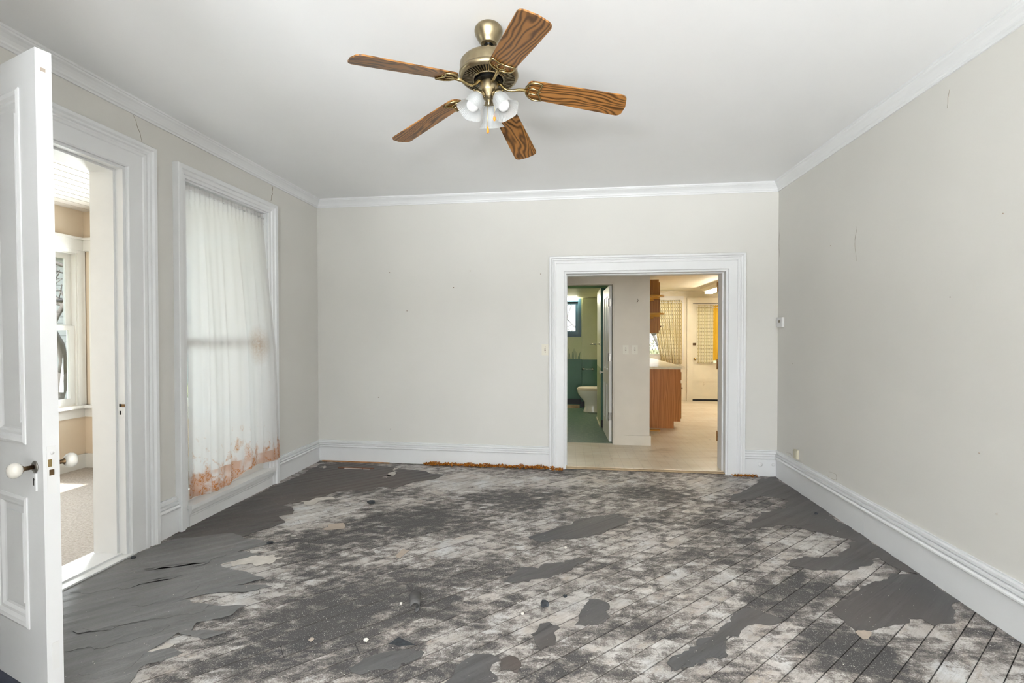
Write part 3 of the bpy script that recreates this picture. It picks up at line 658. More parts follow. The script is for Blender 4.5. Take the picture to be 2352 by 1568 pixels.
def sheer(u, v, off=0.0):
    y0 = 3.066+0.012*v; y1 = 3.972+0.105*v
    y = y0+(y1-y0)*u; zb = 0.195+0.055*(u > 0.42)*min(1, (u-0.42)*8)-0.012*math.sin(7*u)
    zt = 2.56; z_ = zt+(zb-zt)*v
    x = XL-0.032+0.100*min(1, v*1.8)*(0.25+0.75*u)+0.012*u*v+fold(u, v)*(0.35+0.65*min(1, v*3))+off
    if v < 0.055: x += 0.004*math.sin(120*u)
    return (x, y, z_)
grid_cloth('panel', 150, 60, lambda u, v: sheer(u, v), 'sheer', CT)
grid_cloth('hem', 150, 5, lambda u, v: sheer(u, 0.925+0.07*v, 0.004), 'sheer', CT)
grid_cloth('header', 150, 3, lambda u, v: sheer(u, 0.0+0.045*v, 0.005), 'sheer', CT)
bm = bmesh.new(); tube(bm, [(XL-0.036, W0+0.016, 2.525), (XL-0.030, W1-0.016, 2.525)], 0.008, 12); obj('rod', bm, 'plastic_white', CT, True)

# ------------------------------------------------------------------ ceiling fan
FC = Vector((-0.387, 2.241, H)); ZA = 2.674; DROOP = math.atan(0.1765)
fan = thing('ceiling_fan', 'five-blade oak and antique brass ceiling fan with three frosted tulip lights', 'ceiling fan', FC)
def fp(name, prof, mat, parent=fan, seg=40, off=(0, 0), smooth=35, cap=False):
    bm = bmesh.new(); lathe(bm, [(r_, z_-H) for r_, z_ in prof], (off[0], off[1], 0), seg, None, cap); return obj(name, bm, mat, parent, smooth=smooth)
can = fp('canopy', [(0.045, 2.95), (0.060, 2.944), (0.068, 2.934), (0.070, 2.924), (0.067, 2.908), (0.049, 2.876), (0.042, 2.867), (0.040, 2.860), (0.024, 2.858), (0.024, 2.87)], 'antique_brass')
bm = bmesh.new()
for k in range(10): lathe(bm, [(0.0026, 0), (0, 0.0004)], (0.032*math.cos(k*PI/5), 0.032*math.sin(k*PI/5), 2.8585-H), 8, (0, 0, -1))
obj('vent_hole', bm, 'black_metal', can)
fp('hanger_ball', [(0.0, 2.852), (0.016, 2.854), (0.023, 2.864), (0.020, 2.875)], 'black_metal', can)
fp('downrod', [(0.0125, 2.87), (0.0125, 2.77)], 'antique_brass', seg=20)
hs = fp('motor_housing', [(0.02, 2.792), (0.060, 2.790), (0.105, 2.783), (0.130, 2.773), (0.141, 2.760), (0.143, 2.750), (0.143, 2.716), (0.1465, 2.712), (0.1475, 2.704), (0.144, 2.697), (0.138, 2.691), (0.130, 2.687), (0.128, 2.690)], 'antique_brass', seg=64)
fp('vent_backing', [(0.129, 2.700), (0.129, 2.694), (0.070, 2.690), (0.070, 2.70)], 'black_metal', hs, 48)
bm = bmesh.new()
for k in range(54):
    a = 2*PI*k/54; d = Vector((math.cos(a), math.sin(a), 0)); t_ = Vector((-d.y, d.x, 0))
    vs = []
    for r_, z_ in ((0.076, 2.688), (0.127, 2.692)):
        for s_ in (-1, 1):
            for dz in (0, -0.004): vs.append(bm.verts.new(d*r_+t_*(s_*0.0019*r_/0.1)+Vector((0, 0, z_+dz-H))))
    for f in ((0, 1, 3, 2), (4, 6, 7, 5), (0, 4, 5, 1), (2, 3, 7, 6), (0, 2, 6, 4), (1, 5, 7, 3)): bm.faces.new([vs[i] for i in f])
lathe(bm, [(0.072, 2.692-H), (0.072, 2.683-H), (0.079, 2.683-H), (0.079, 2.692-H)], (0, 0, 0), 48)
obj('vent_grille', bm, 'antique_brass', hs)
fp('flywheel', [(0.045, 2.70), (0.066, 2.698), (0.066, 2.676), (0.058, 2.670), (0.03, 2.668)], 'black_metal')
sw = fp('switch_housing', [(0.030, 2.672), (0.046, 2.668), (0.048, 2.662), (0.047, 2.628), (0.044, 2.622), (0.036, 2.612), (0.030, 2.600), (0.024, 2.590), (0.014, 2.584), (0.012, 2.566), (0.008, 2.560), (0.0, 2.558)], 'antique_brass')
# blades
def blade_mesh():
    bm = bmesh.new(); pts = []
    def hw(x): return 0.058+0.012*min(1, max(0, (x-0.20)/0.42))
    for i in range(9):                                        # rounded root
        a = PI/2+PI*i/8; pts.append((0.222+0.034*math.cos(a), hw(0.22)*math.sin(a)))
    rc = 0.032; xt = 0.6875
    for x in (0.30, 0.42, 0.54): pts.append((x, -hw(x)))
    for i in range(6): a = -PI/2+PI/2*i/5; pts.append((xt-0.006-rc+rc*math.cos(a), -hw(xt)+rc+rc*math.sin(a)))
    pts.append((xt, 0))
    for i in range(6): a = PI/2*i/5; pts.append((xt-0.006-rc+rc*math.cos(a), hw(xt)-rc+rc*math.sin(a)))
    for x in (0.54, 0.42, 0.30): pts.append((x, hw(x)))
    lo = [bm.verts.new((x, y, -0.003)) for x, y in pts]; hi = [bm.verts.new((x, y, 0.003)) for x, y in pts]
    bm.faces.new(lo); bm.faces.new(hi); n = len(pts)
    for i in range(n): bm.faces.new((lo[i], lo[(i+1) % n], hi[(i+1) % n], hi[i]))
    return bm
def iron_mesh():
    bm = bmesh.new(); zz = -0.0075
    tube(bm, [(0.045, 0, 0.004), (0.062, 0, 0.000), (0.078, 0, -0.016), (0.098, 0, -0.026), (0.125, 0, -0.022), (0.155, 0, -0.012), (0.190, 0, zz)], [0.008, 0.008, 0.0075, 0.007, 0.007, 0.0075, 0.008], 10)
    out = [(0.186, 0), (0.190, 0.022), (0.202, 0.042), (0.222, 0.055), (0.244, 0.057), (0.268, 0.052), (0.262, 0.036), (0.254, 0.018), (0.252, 0)]
    lp_ = out+[(x, -y) for x, y in reversed(out[1:-1])]
    tube(bm, [(x, y, zz) for x, y in lp_]+[(lp_[0][0], lp_[0][1], zz)], 0.0048, 8)
    tube(bm, [(0.226+0.026*math.cos(a*PI/8), 0.018*math.sin(a*PI/8), zz) for a in range(17)], 0.0036, 8)
    return bm
b0 = obj('blade', blade_mesh(), 'fan_wood', fan); i0 = obj('blade_iron', iron_mesh(), 'brass', b0)
SC = []
for x, y in ((0.206, 0.026), (0.206, -0.026), (0.258, 0.0)):
    bm = bmesh.new(); lathe(bm, [(0.005, -0.003), (0.005, -0.006), (0.002, -0.0075), (0, -0.0075)], (x, y, 0), 10); SC.append(obj('screw', bm, 'brass', b0))
for k in range(5):
    a = R(6.69-144+72*k)
    mt = Matrix.Translation((0, 0, ZA-H)) @ Matrix.Rotation(a, 4, 'Z') @ Matrix.Rotation(DROOP, 4, 'Y') @ Matrix.Rotation(-R(12.5), 4, 'X')
    if k == 0: b0.matrix_local = mt; continue
    b = b0.copy(); C.objects.link(b); b.parent = fan; b.matrix_local = mt
    for ch in [i0]+SC: c_ = ch.copy(); C.objects.link(c_); c_.parent = b
# light kit
for k, az in enumerate((-140, -28, 92)):
    a = R(az); hd = Vector((math.cos(a), math.sin(a), 0)); ax = (hd*0.50+Vector((0, 0, -0.87))).normalized()
    o_ = Vector((0, 0, 2.606-H))+hd*0.050
    bm = bmesh.new(); tube(bm, [Vector((0, 0, 2.606-H))+hd*0.02, Vector((0, 0, 2.610-H))+hd*0.038, o_], 0.009, 10)
    lathe(bm, [(0.012, -0.006), (0.026, 0.0), (0.028, 0.010), (0.028, 0.020), (0.025, 0.020), (0.02, 0.004)], o_, 28, ax); ft = obj('light_fitter', bm, 'antique_brass', fan)
    for j in range(3):
        bm = bmesh.new(); aa = 2*PI*j/3+0.5; q = Vector((0, 0, 1)).rotation_difference(ax); dv = q @ Vector((math.cos(aa), math.sin(aa), 0))
        tube(bm, [o_+ax*0.014+dv*0.026, o_+ax*0.014+dv*0.036], 0.0022, 6); obj('thumb_screw', bm, 'brass', ft)
    bm = bmesh.new(); ruff = lambda an, h: 1+(0.055*math.cos(5*an) if h > 0.115 else (0.025*math.cos(5*an) if h > 0.095 else 0))
    lathe(bm, [(0.024, 0.012), (0.030, 0.022), (0.037, 0.034), (0.041, 0.052), (0.043, 0.074), (0.047, 0.092), (0.055, 0.106), (0.064, 0.118)], o_, 96, ax, False, ruff); obj('lamp_shade', bm, 'frosted', fan)
    bm = bmesh.new(); lathe(bm, [(0.010, 0.008), (0.013, 0.030), (0.018, 0.044), (0.027, 0.060), (0.031, 0.076), (0.028, 0.092), (0.019, 0.103), (0.008, 0.1075), (0, 0.108)], o_, 24, ax); obj('bulb', bm, 'bulb', fan)
for dx, zt, zb in ((0.004, 2.60, 2.425), (0.036, 2.625, 2.485)):
    dy = -0.050 if dx < 0.01 else -0.046
    bm = bmesh.new(); tube(bm, [(dx, dy, zt-H), (dx, dy, zb-H)], 0.0013, 6)
    ch = obj('pull_chain', bm, 'brass', fan)
    bm = bmesh.new(); lathe(bm, [(0.0015, zb+0.012-H), (0.004, zb+0.004-H), (0.0068, zb-0.012-H), (0.0062, zb-0.020-H), (0.003, zb-0.024-H), (0, zb-0.0245-H)], (dx, dy, 0), 14); obj('chain_bead', bm, 'orange_bead', ch)

# ------------------------------------------------------------------ felt paper left on the floor
def ragged(pts, it, amp, rnd):
    for k in range(it):
        out = []
        for i in range(len(pts)):
            a, b = pts[i], pts[(i+1) % len(pts)]; dx, dy = b[0]-a[0], b[1]-a[1]; L = math.hypot(dx, dy)
            out.append(a)
            if L > 0.03:
                o_ = rnd.gauss(0, amp*L); out.append(((a[0]+b[0])/2-dy/max(L, 1e-6)*o_, (a[1]+b[1])/2+dx/max(L, 1e-6)*o_))
        pts = out
    return pts
LEV = [0]; POLYS = []
def sheet(px_poly, mat, label, rnd_seed, name='felt_paper', cat='felt paper', amp=0.13, it=3, group=None, curl=0.005, th=0.0016, conv=True, z0=0.0014):
    rnd = random.Random(rnd_seed); pts = [fl(*q) for q in px_poly] if conv else px_poly
    pts = [(min(max(x, XL+0.024), XR-0.024), min(y, YB-0.024)) for x, y in pts]
    pts = ragged(pts, it, amp, rnd); pts = [(min(max(x, XL+0.024), XR-0.024), min(y, YB-0.024)) for x, y in pts]
    cx = sum(p_[0] for p_ in pts)/len(pts); cy = sum(p_[1] for p_ in pts)/len(pts)
    LEV[0] += 1; z0 += (LEV[0] % 5)*0.0004; POLYS.append((pts, z0+th))
    bm = bmesh.new(); n = len(pts); ph = rnd.uniform(0, 6); lifts = []
    for i in range(n):
        q = math.sin(i*0.21+ph)+0.8*math.sin(i*0.53+2*ph); lifts.append(curl*max(0, q-1.0))
    lo = [bm.verts.new((x-cx, y-cy, z0+l_)) for (x, y), l_ in zip(pts, lifts)]
    hi = [bm.verts.new((x-cx, y-cy, z0+th+l_)) for (x, y), l_ in zip(pts, lifts)]
    # inset ring keeps the middle flat while torn edges lift
    fa = bm.faces.new(lo); fb = bm.faces.new(hi)
    for i in range(n): bm.faces.new((lo[i], lo[(i+1) % n], hi[(i+1) % n], hi[i]))
    bmesh.ops.triangulate(bm, faces=[fa, fb], ngon_method='EAR_CLIP')
    o = obj(name, bm, mat); o.location = (cx, cy, 0); return tag(o, label, cat, group)
c2 = lambda L: [(800+x/2.861, 1020+y/2.861) for x, y in L]
c3 = lambda L: [(1552+x/2.861, 1020+y/2.861) for x, y in L]
sheet([(425, 1214), (470, 1193), (560, 1150), (640, 1113), (735, 1066), (800, 1064), (900, 1072), (962, 1080), (1020, 1090), (1000, 1100), (945, 1108), (905, 1122), (870, 1118), (850, 1128), (790, 1126), (760, 1134), (705, 1150), (650, 1160), (672, 1180), (640, 1185), (655, 1200), (600, 1218), (560, 1232), (480, 1230), (400, 1242), (395, 1230)], 'felt_brown', 'dark brown felt paper sheet lying in the corner under the curtained window', 1, amp=0.07)
sheet([(290, 1272), (400, 1240), (480, 1231), (560, 1238), (630, 1246), (545, 1268), (600, 1275), (505, 1298), (535, 1310), (610, 1330), (545, 1345), (625, 1348), (560, 1362), (420, 1378), (470, 1388), (565, 1392), (530, 1415), (450, 1432), (440, 1450), (520, 1455), (470, 1470), (410, 1455), (335, 1500), (400, 1490), (420, 1500), (330, 1530), (300, 1568), (260, 1600), (0, 1640), (-120, 1560), (-60, 1475), (150, 1346)], 'felt_left', 'large grey wrinkled felt paper sheet spread in front of the porch doorway', 22, amp=0.06, z0=0.0036, curl=0.0015)
FL = bpy.data.objects['felt_paper.001']
sheet(c3([(640, 205), (675, 205), (900, 355), (1000, 440), (1180, 555), (1280, 625), (1200, 640), (1110, 620), (1000, 590), (880, 570), (800, 545), (680, 530), (560, 550), (470, 560), (500, 500), (560, 450), (680, 430), (740, 370), (600, 345), (500, 370), (330, 390), (380, 330), (500, 280), (560, 230)]), 'felt', 'dark felt paper sheet in the corner below the outlet', 3, amp=0.09)
sheet(c3([(1280, 625), (1420, 735), (1620, 855), (1480, 835), (1380, 780), (1330, 745), (1290, 760), (1280, 800), (1150, 830), (900, 830), (720, 800), (760, 760), (850, 740), (930, 750), (1050, 740), (1150, 690), (1190, 640)]), 'felt', 'hook-shaped dark felt paper strip beside the plain wall baseboard', 4, amp=0.08)
sheet(c3([(1620, 855), (1700, 905), (1880, 1035), (1830, 1040), (1840, 1100), (1820, 1180), (1700, 1200), (1620, 1150), (1540, 1150), (1400, 1200), (1270, 1230), (1180, 1230), (1110, 1170), (1030, 1110), (1050, 1050), (1150, 990), (1250, 930), (1390, 890), (1420, 850)]), 'felt', 'broad oval charcoal felt paper patch against the plain wall', 5, amp=0.06)
sheet(c3([(-60, 1440), (0, 1390), (150, 1280), (330, 1180), (400, 1100), (520, 1090), (640, 1130), (720, 1150), (640, 1190), (450, 1210), (340, 1260), (330, 1370), (200, 1410), (80, 1470), (-30, 1500)]), 'felt', 'long crooked felt paper strip lying along the bare boards', 6)
sheet(c2([(1180, 610), (1400, 540), (1600, 480), (1760, 460), (1860, 490), (1840, 520), (1700, 570), (1560, 610), (1380, 620), (1250, 640)]), 'felt', 'long brownish grey felt paper strip in the middle of the boards', 7)
sheet(c2([(1020, 910), (1090, 850), (1250, 820), (1420, 780), (1600, 750), (1480, 810), (1380, 860), (1200, 890), (1100, 915)]), 'felt', 'narrow tapering felt paper strip near the long middle strip', 8)
sheet(c2([(1490, 1190), (1520, 1120), (1580, 1020), (1690, 1040), (1720, 1070), (1690, 1100), (1720, 1140), (1650, 1190), (1560, 1200)]), 'felt', 'square torn felt paper piece beside the black rubble lump', 9)
sheet(c2([(1200, 1250), (1260, 1180), (1320, 1170), (1390, 1210), (1350, 1240), (1360, 1320), (1270, 1370), (1230, 1310)]), 'felt', 'upright oblong felt paper piece next to the square torn piece', 10)
sheet(c2([(560, 1600), (700, 1480), (800, 1400), (960, 1390), (1000, 1420), (930, 1490), (980, 1530), (900, 1600)]), 'felt', 'wide dark felt paper piece beside the brown curled flake', 11)
sheet(c2([(0, 1470), (100, 1410), (250, 1370), (400, 1350), (500, 1370), (480, 1400), (350, 1440), (330, 1480), (150, 1490), (20, 1500)]), 'felt', 'flat torn felt paper strip beside the ribbed rubber flake', 12)
sheet(c2([(1000, 1420), (1060, 1390), (1140, 1460), (1110, 1510), (1000, 1490)]), 'felt_brown', 'brown curled felt flake with a raised edge', 13, curl=0.03)
sheet(c2([(2110, 1450), (2200, 1380), (2330, 1320), (2360, 1440), (2150, 1495)]), 'felt', 'rounded grey felt paper scrap adhering to the boards', 14)
sheet(c2([(265, 1315), (330, 1270), (440, 1320), (330, 1328)]), 'chunk_dark', 'small ribbed black rubber flake', 15, 'rubber_flake', 'flake', it=1, curl=0.0)
for i, poly in enumerate([[(160, 1365), (300, 1345), (420, 1322), (300, 1352)], [(170, 1440), (330, 1418), (480, 1392), (430, 1412), (300, 1432)], [(150, 1500), (260, 1470), (390, 1440), (350, 1462), (240, 1492)],
        [(330, 1310), (440, 1296), (520, 1276), (470, 1298)], [(180, 1550), (260, 1530), (330, 1505), (290, 1540), (220, 1562)], [(300, 1392), (380, 1372), (450, 1345), (420, 1372)]]):
    f_ = sheet(poly, 'felt_left', '', 70+i, 'torn_flap', '', amp=0.14, it=3, curl=0.005, z0=0.0058); 
    for k_ in ('label', 'category'): del f_[k_]
    f_.parent = FL; f_.location -= FL.location
bm = bxm((-2.74, -2.18, 1.16, 1.655, 0.0075, 0.013)); bevel(bm, 0.002, 1)
tag(obj('door_mat', bm, 'navy_mat'), 'dark navy mat on the floor under the open porch door', 'mat')
# pale paper torn through the left sheets, and loose scraps
for i, (poly, lab) in enumerate([([(330, 1500), (380, 1478), (400, 1480), (385, 1490), (350, 1498)], 'pale torn paper patch at the edge of the grey felt sheet, tapering to one side'),
        ([(505, 1300), (560, 1282), (650, 1280), (630, 1292), (560, 1298)], 'long pale torn paper patch showing through the grey felt sheet'),
        ([(690, 1152), (760, 1142), (770, 1146), (730, 1154)], 'thin pale torn paper sliver at the edge of the brown felt sheet'),
        ([(878, 1096), (905, 1075), (918, 1074), (900, 1092), (888, 1098)], 'narrow cream tear across the brown felt sheet near the baseboard'),
        ([(733, 1074), (745, 1068), (750, 1072), (742, 1076)], 'tiny cream chip in the corner under the curtained window')]):
    sheet(poly, 'paper_pale', lab, 30+i, 'paper_patch', 'paper scrap', amp=0.2, it=4, curl=0.0, z0=0.0036, th=0.0006)
sheet([(740, 1216), (755, 1206), (788, 1202), (791, 1215), (760, 1218)], 'scrap_tan', 'flat tan linoleum scrap with straight edges', 40, 'linoleum_scrap', 'scrap', it=1, curl=0.0, z0=0.004)
sheet([(1970, 1450), (1985, 1450), (2002, 1454), (1998, 1464), (1982, 1470), (1972, 1462)], 'scrap_tan', 'cupped tan linoleum flake beside the oval charcoal patch', 41, 'linoleum_scrap', 'scrap', it=1, curl=0.02, z0=0.004)
sheet([(908, 1278), (925, 1262), (940, 1266), (918, 1284)], 'scrap_tan', 'small tan linoleum splinter lying across a board joint', 42, 'linoleum_scrap', 'scrap', it=1, curl=0.012, z0=0.004)
def lump(px, py, size, mat, name, label, cat, seed, flat=0.7, group=None):
    r_ = random.Random(seed); bm = bmesh.new(); bmesh.ops.create_icosphere(bm, subdivisions=2, radius=size)
    for v in bm.verts:
        k = 1+r_.uniform(-0.28, 0.28); v.co = Vector((v.co.x*k, v.co.y*k*0.85, v.co.z*flat*k))
    mz = min(v.co.z for v in bm.verts)
    for v in bm.verts: v.co.z -= mz
    x, y = fl(px, py); o = obj(name, bm, mat); o.location = (x, y, 0.0015); return tag(o, label, cat, group)
lump(1250, 1394, 0.022, 'chunk_dark', 'rubble_lump', 'black crumbly rubble lump on the bare boards', 'rubble', 1)
lump(852, 1156, 0.034, 'chunk_dark', 'rubble_lump', 'flat black crumb near the brown felt sheet', 'rubble', 2, 0.3)
lump(1298, 1372, 0.010, 'chunk_dark', 'rubble_lump', 'tiny black crumb beside the black rubble lump', 'rubble', 3)
lump(620, 1249, 0.020, 'chunk_dark', 'rubble_lump', 'small black crumb at the edge of the grey felt sheet', 'rubble', 4, 0.4)
lump(306, 1284, 0.013, 'chunk_dark', 'rubble_lump', 'dark pebble on the grey felt sheet near the doorway', 'rubble', 5)
lump(1874, 1182, 0.012, 'chunk_dark', 'rubble_lump', 'dark crumb on the corner felt sheet', 'rubble', 6)
lump(1200, 1412, 0.009, 'plaster_chip', 'plaster_chip', 'white plaster chip beside the black rubble lump', 'plaster chip', 7)
lump(840, 1474, 0.011, 'plaster_chip', 'plaster_chip', 'cream plaster chip near the flat torn strip', 'plaster chip', 8)
lump(715, 1472, 0.012, 'scrap_tan', 'plaster_chip', 'tan angular chip on the black stained boards', 'plaster chip', 9, 0.5)
lump(1299, 1260, 0.010, 'plaster_chip', 'plaster_chip', 'cream plaster crumb between the two long felt strips', 'plaster chip', 10)
lump(921, 1388, 0.008, 'plaster_chip', 'plaster_chip', 'small plaster crumb beside the rolled felt curl', 'plaster chip', 11)
lump(282, 1288, 0.010, 'plaster_chip', 'plaster_chip', 'white paint flake fallen by the porch doorway casing', 'plaster chip', 12, 0.4)
# rolled felt curl
bm = bmesh.new(); x, y = fl(955, 1392); pts = []
for i in range(15):
    a = i/14*4.2; r_ = 0.016+0.0015*i; pts.append((r_*math.cos(a-1.6), r_*math.sin(a-1.6)+0.018))
n0_ = None
rows = []
for s_ in (-0.055, 0.0, 0.055): rows.append([bm.verts.new((px_*(1+s_*2)+s_*0.2, s_, max(0.002, pz_))) for px_, pz_ in pts])
for k in range(2):
    for i in range(14): bm.faces.new((rows[k][i], rows[k][i+1], rows[k+1][i+1], rows[k+1][i]))
o = obj('felt_curl', bm, 'felt', smooth=40); md = o.modifiers.new('thickness', 'SOLIDIFY'); md.thickness = 0.002
o.location = (x, y, 0.002); o.rotation_euler = (0, 0, 0.5); tag(o, 'grey felt scrap rolled up into a curl', 'felt scrap')
# crumbs too fine to count
def inside(x, y, pl_):
    c_ = False; n = len(pl_)
    for i in range(n):
        (x0, y0), (x1, y1) = pl_[i], pl_[i-1]
        if (y0 > y) != (y1 > y) and x < (x1-x0)*(y-y0)/(y1-y0)+x0: c_ = not c_
    return c_
bm = bmesh.new(); rd = random.Random(5)
for i in range(2600):
    px_, py_ = rd.uniform(150, 2300), 1080+490*rd.random()**0.8
    x, y = fl(px_, py_)
    if not (XL+0.05 < x < XR-0.05 and 1.2 < y < YB-0.05): continue
    s_ = rd.choice((0.0010, 0.0014, 0.0018, 0.0026))*rd.uniform(0.6, 1.2); z_ = 0.0012+0.0002
    for pl_, zt_ in POLYS:
        if inside(x, y, pl_): z_ = max(z_, zt_)
    if z_ > 0.002 and rd.random() < 0.6: continue
    vs = [bm.verts.new((x+s_*rd.uniform(0.6, 1.4)*math.cos(a), y+s_*rd.uniform(0.6, 1.4)*math.sin(a), z_)) for a in (0, 2.1, 4.2)]+[bm.verts.new((x, y, z_+s_*0.8))]
    for f in ((0, 1, 3), (1, 2, 3), (2, 0, 3)): bm.faces.new([vs[q] for q in f])
tag(obj('floor_crumbs', bm, 'plaster_chip'), 'scattered fine white plaster crumbs across the floor', 'debris', None, 'stuff')
# orange carpet yarn left along the baseboard, tack strip, brown wood strip
def yarn(name, p0, p1, n, r_, label, seed):
    rd = random.Random(seed); bm = bmesh.new(); p0, p1 = Vector(p0), Vector(p1); c_ = (p0+p1)/2
    for i in range(n):
        u = rd.random(); q = p0.lerp(p1, u)-c_; k = 0.55+0.45*math.sin(u*23+seed)**2
        q += Vector((rd.gauss(0, 0.010), -abs(rd.gauss(0.004, 0.022))*k, rd.uniform(0.003, r_*1.9*k)))
        a = rd.uniform(0, 6.28); L = rd.uniform(0.008, 0.02); d = Vector((math.cos(a), math.sin(a)*0.6, rd.uniform(-0.2, 0.5)))
        pts = [q, q+d*L*0.5+Vector((0, 0, L*0.35)), q+d*L]
        for p_ in pts: p_.z = max(0.003, p_.z)
        tube(bm, pts, [0.0035, 0.004, 0.003], 5)
    o = obj(name, bm, 'yarn'); o.location = c_; return tag(o, label, 'carpet scrap')
ya, yb_ = fl(965, 1079), fl(1292, 1087)
yarn('carpet_remnant', (ya[0], YB-0.034, 0.004), (yb_[0]-0.1, YB-0.034, 0.004), 1100, 0.020, 'long fringe of orange carpet yarn along the foot of the baseboard', 3)
yarn('carpet_remnant', (O0-0.13, YB-0.066, 0.004), (O0-0.02, YB-0.062, 0.004), 80, 0.012, 'small orange yarn tuft at the foot of the casing beside the long fringe', 4)
yarn('carpet_remnant', (O1+0.04, YB-0.068, 0.004), (O1+0.26, YB-0.05, 0.004), 130, 0.012, 'orange yarn tuft on the floor near the plugged baseboard', 5)
xa = fl(735, 1062)[0]; xb = fl(830, 1066)[0]
tag(obj('wood_strip', bxm((xa, xb+0.35, YB-0.036, YB-0.0225, 0.0022, 0.017))[0:0] if False else bxm((xa, xb+0.3, YB-0.036, YB-0.0225, 0.0036, 0.013)), 'wood_raw'), 'bare reddish wood strip along the baseboard in the window corner', 'wood strip')
xa, ya_ = fl(778, 1074); xb, _ = fl(858, 1077)
ts = thing('tack_strip', 'rusty nailed strip set in the brown felt sheet', 'tack strip', ((xa+xb)/2, ya_, 0.0036))
obj('strip', bxm((-(xb-xa)/2, (xb-xa)/2, -0.02, 0.012, 0, 0.006)), 'rust', ts)
obj('paper', bxm((-(xb-xa)*0.3, (xb-xa)*0.2, -0.03, -0.018, 0, 0.004), ((xb-xa)*0.24, (xb-xa)*0.42, -0.03, -0.018, 0, 0.004)), 'plaster_chip', ts)

# ------------------------------------------------------------------ wall fittings
def switch(name, o, nrm, label, cat, toggles=1, wd=0.072, ht=0.116, outlet=False, mat='switch_ivory', group=None):
    r_ = thing(name, label, cat, o, (0, 0, math.atan2(nrm[1], nrm[0])+PI/2), group)   # local -y faces the room
    bm = bxm((-wd/2, wd/2, -0.006, 0, -ht/2, ht/2)); bevel(bm, 0.003, 2); pl = obj('plate', bm, mat, r_)
    for k in range(toggles):
        x = (k-(toggles-1)/2)*0.046
        obj('toggle', bxm((x-0.005, x+0.005, -0.018, -0.005, -0.002, 0.012)), mat, r_); obj('slot', bxm((x-0.008, x+0.008, -0.0068, -0.005, -0.014, 0.014)), 'scrap_tan', pl)
    for z_ in (-0.03, 0.03):
        bm = bmesh.new(); lathe(bm, [(0.0035, 0), (0.003, 0.001), (0, 0.001)], (0, -0.006, z_), 10, (0, -1, 0)); obj('screw', bm, 'bronze', pl)
    return r_
switch('light_switch', at(1252, 803, 1, YB), (0, -1), 'ivory light switch on the wall beside the kitchen opening casing', 'light switch')
switch('light_switch', at(1437, 803, 1, 5.94), (0, -1), 'light switch on the hall wall next to the bathroom door casing', 'light switch')
switch('light_switch', at(1458, 803, 1, 5.955), (0, -1), 'light switch on the hall wall, farther from the bathroom door', 'light switch')
switch('light_switch', at(1567, 793, 1, 10.15), (0, -1), 'yellowed double switch plate beside the kitchen back door', 'light switch', 2, 0.115, 0.12, False, 'kitchen_cream')
q = at(1795, 740, 0, XR)
th = thing('thermostat', 'small white thermostat with a dark display on the plain wall', 'thermostat', q, (0, 0, -PI/2))
bm = bxm((-0.055, 0.055, -0.022, 0, -0.048, 0.048)); bevel(bm, 0.005, 2); tb = obj('body', bm, 'plastic_white', th)
obj('display', bxm((-0.016, 0.020, -0.0235, -0.021, -0.004, 0.020)), 'screen', th)
q = at(1832, 1043, 0, XR)
ou = thing('wall_outlet', 'blank beige outlet box above the plain wall baseboard', 'outlet', q, (0, 0, -PI/2))
bm = bxm((-0.030, 0.030, -0.022, 0, -0.042, 0.042)); bevel(bm, 0.004, 2); obj('box', bm, 'outlet_beige', ou)
obj('cover', bxm((-0.026, 0.026, -0.025, -0.021, -0.036, 0.036)), 'outlet_beige', ou)
# nails and cracks in the plaster
for px, py in ((895, 626), (1080, 622), (1242, 629), (935, 714), (870, 912), (897, 985), (1042, 660)):
    bm = bmesh.new(); lathe(bm, [(0.004, 0), (0.0045, 0.006), (0, 0.008)], at(px, py, 1, YB), 8, (0, -1, 0)); obj('nail', bm, 'bronze', wb)
for px, py in ((1908, 564), (2183, 682), (1820, 835), (2305, 490), (2250, 1040), (2290, 1180)):
    bm = bmesh.new(); lathe(bm, [(0.003, 0), (0.003, 0.004), (0, 0.005)], at(px, py, 0, XR), 8, (-1, 0, 0)); obj('nail', bm, 'scrap_tan', wr)
def crack(wall, ax, v, pts, r_, mat='crack'):
    bm = bmesh.new(); P = [at(x, y, ax, v) for x, y in pts]; rd = random.Random(len(pts)*7+int(pts[0][0])); Q = []
    for a, b in zip(P, P[1:]):
        for k in range(4):
            q = a.lerp(b, k/4); o_ = Vector((rd.gauss(0, 0.003), rd.gauss(0, 0.003), rd.gauss(0, 0.002))); o_[ax] = 0; Q.append(q+o_)
    Q.append(P[-1]); tube(bm, Q, [r_*(0.3+0.7*math.sin(PI*(i+0.5)/len(Q))) for i in range(len(Q))], 5); obj('crack', bm, mat, wall)
crack(wr, 0, XR, [(1967, 520), (1963, 560), (1968, 600)], 0.0016)
crack(wr, 0, XR, [(2181, 205), (2176, 248)], 0.0018)
crack(wr, 0, XR, [(1792, 520), (1789, 560), (1792, 600)], 0.0016)
crack(wr, 0, XR, [(1903, 1083), (1920, 1088), (1922, 1103), (1905, 1096), (1900, 1092)], 0.0013)
crack(wr, 0, XR, [(1806, 1040), (1815, 1040), (1820, 1048)], 0.001)
crack(wl, 0, XL, [(627, 428), (625, 445), (622, 462)], 0.004)
crack(wl, 0, XL, [(305, 262), (318, 295), (326, 330)], 0.002)

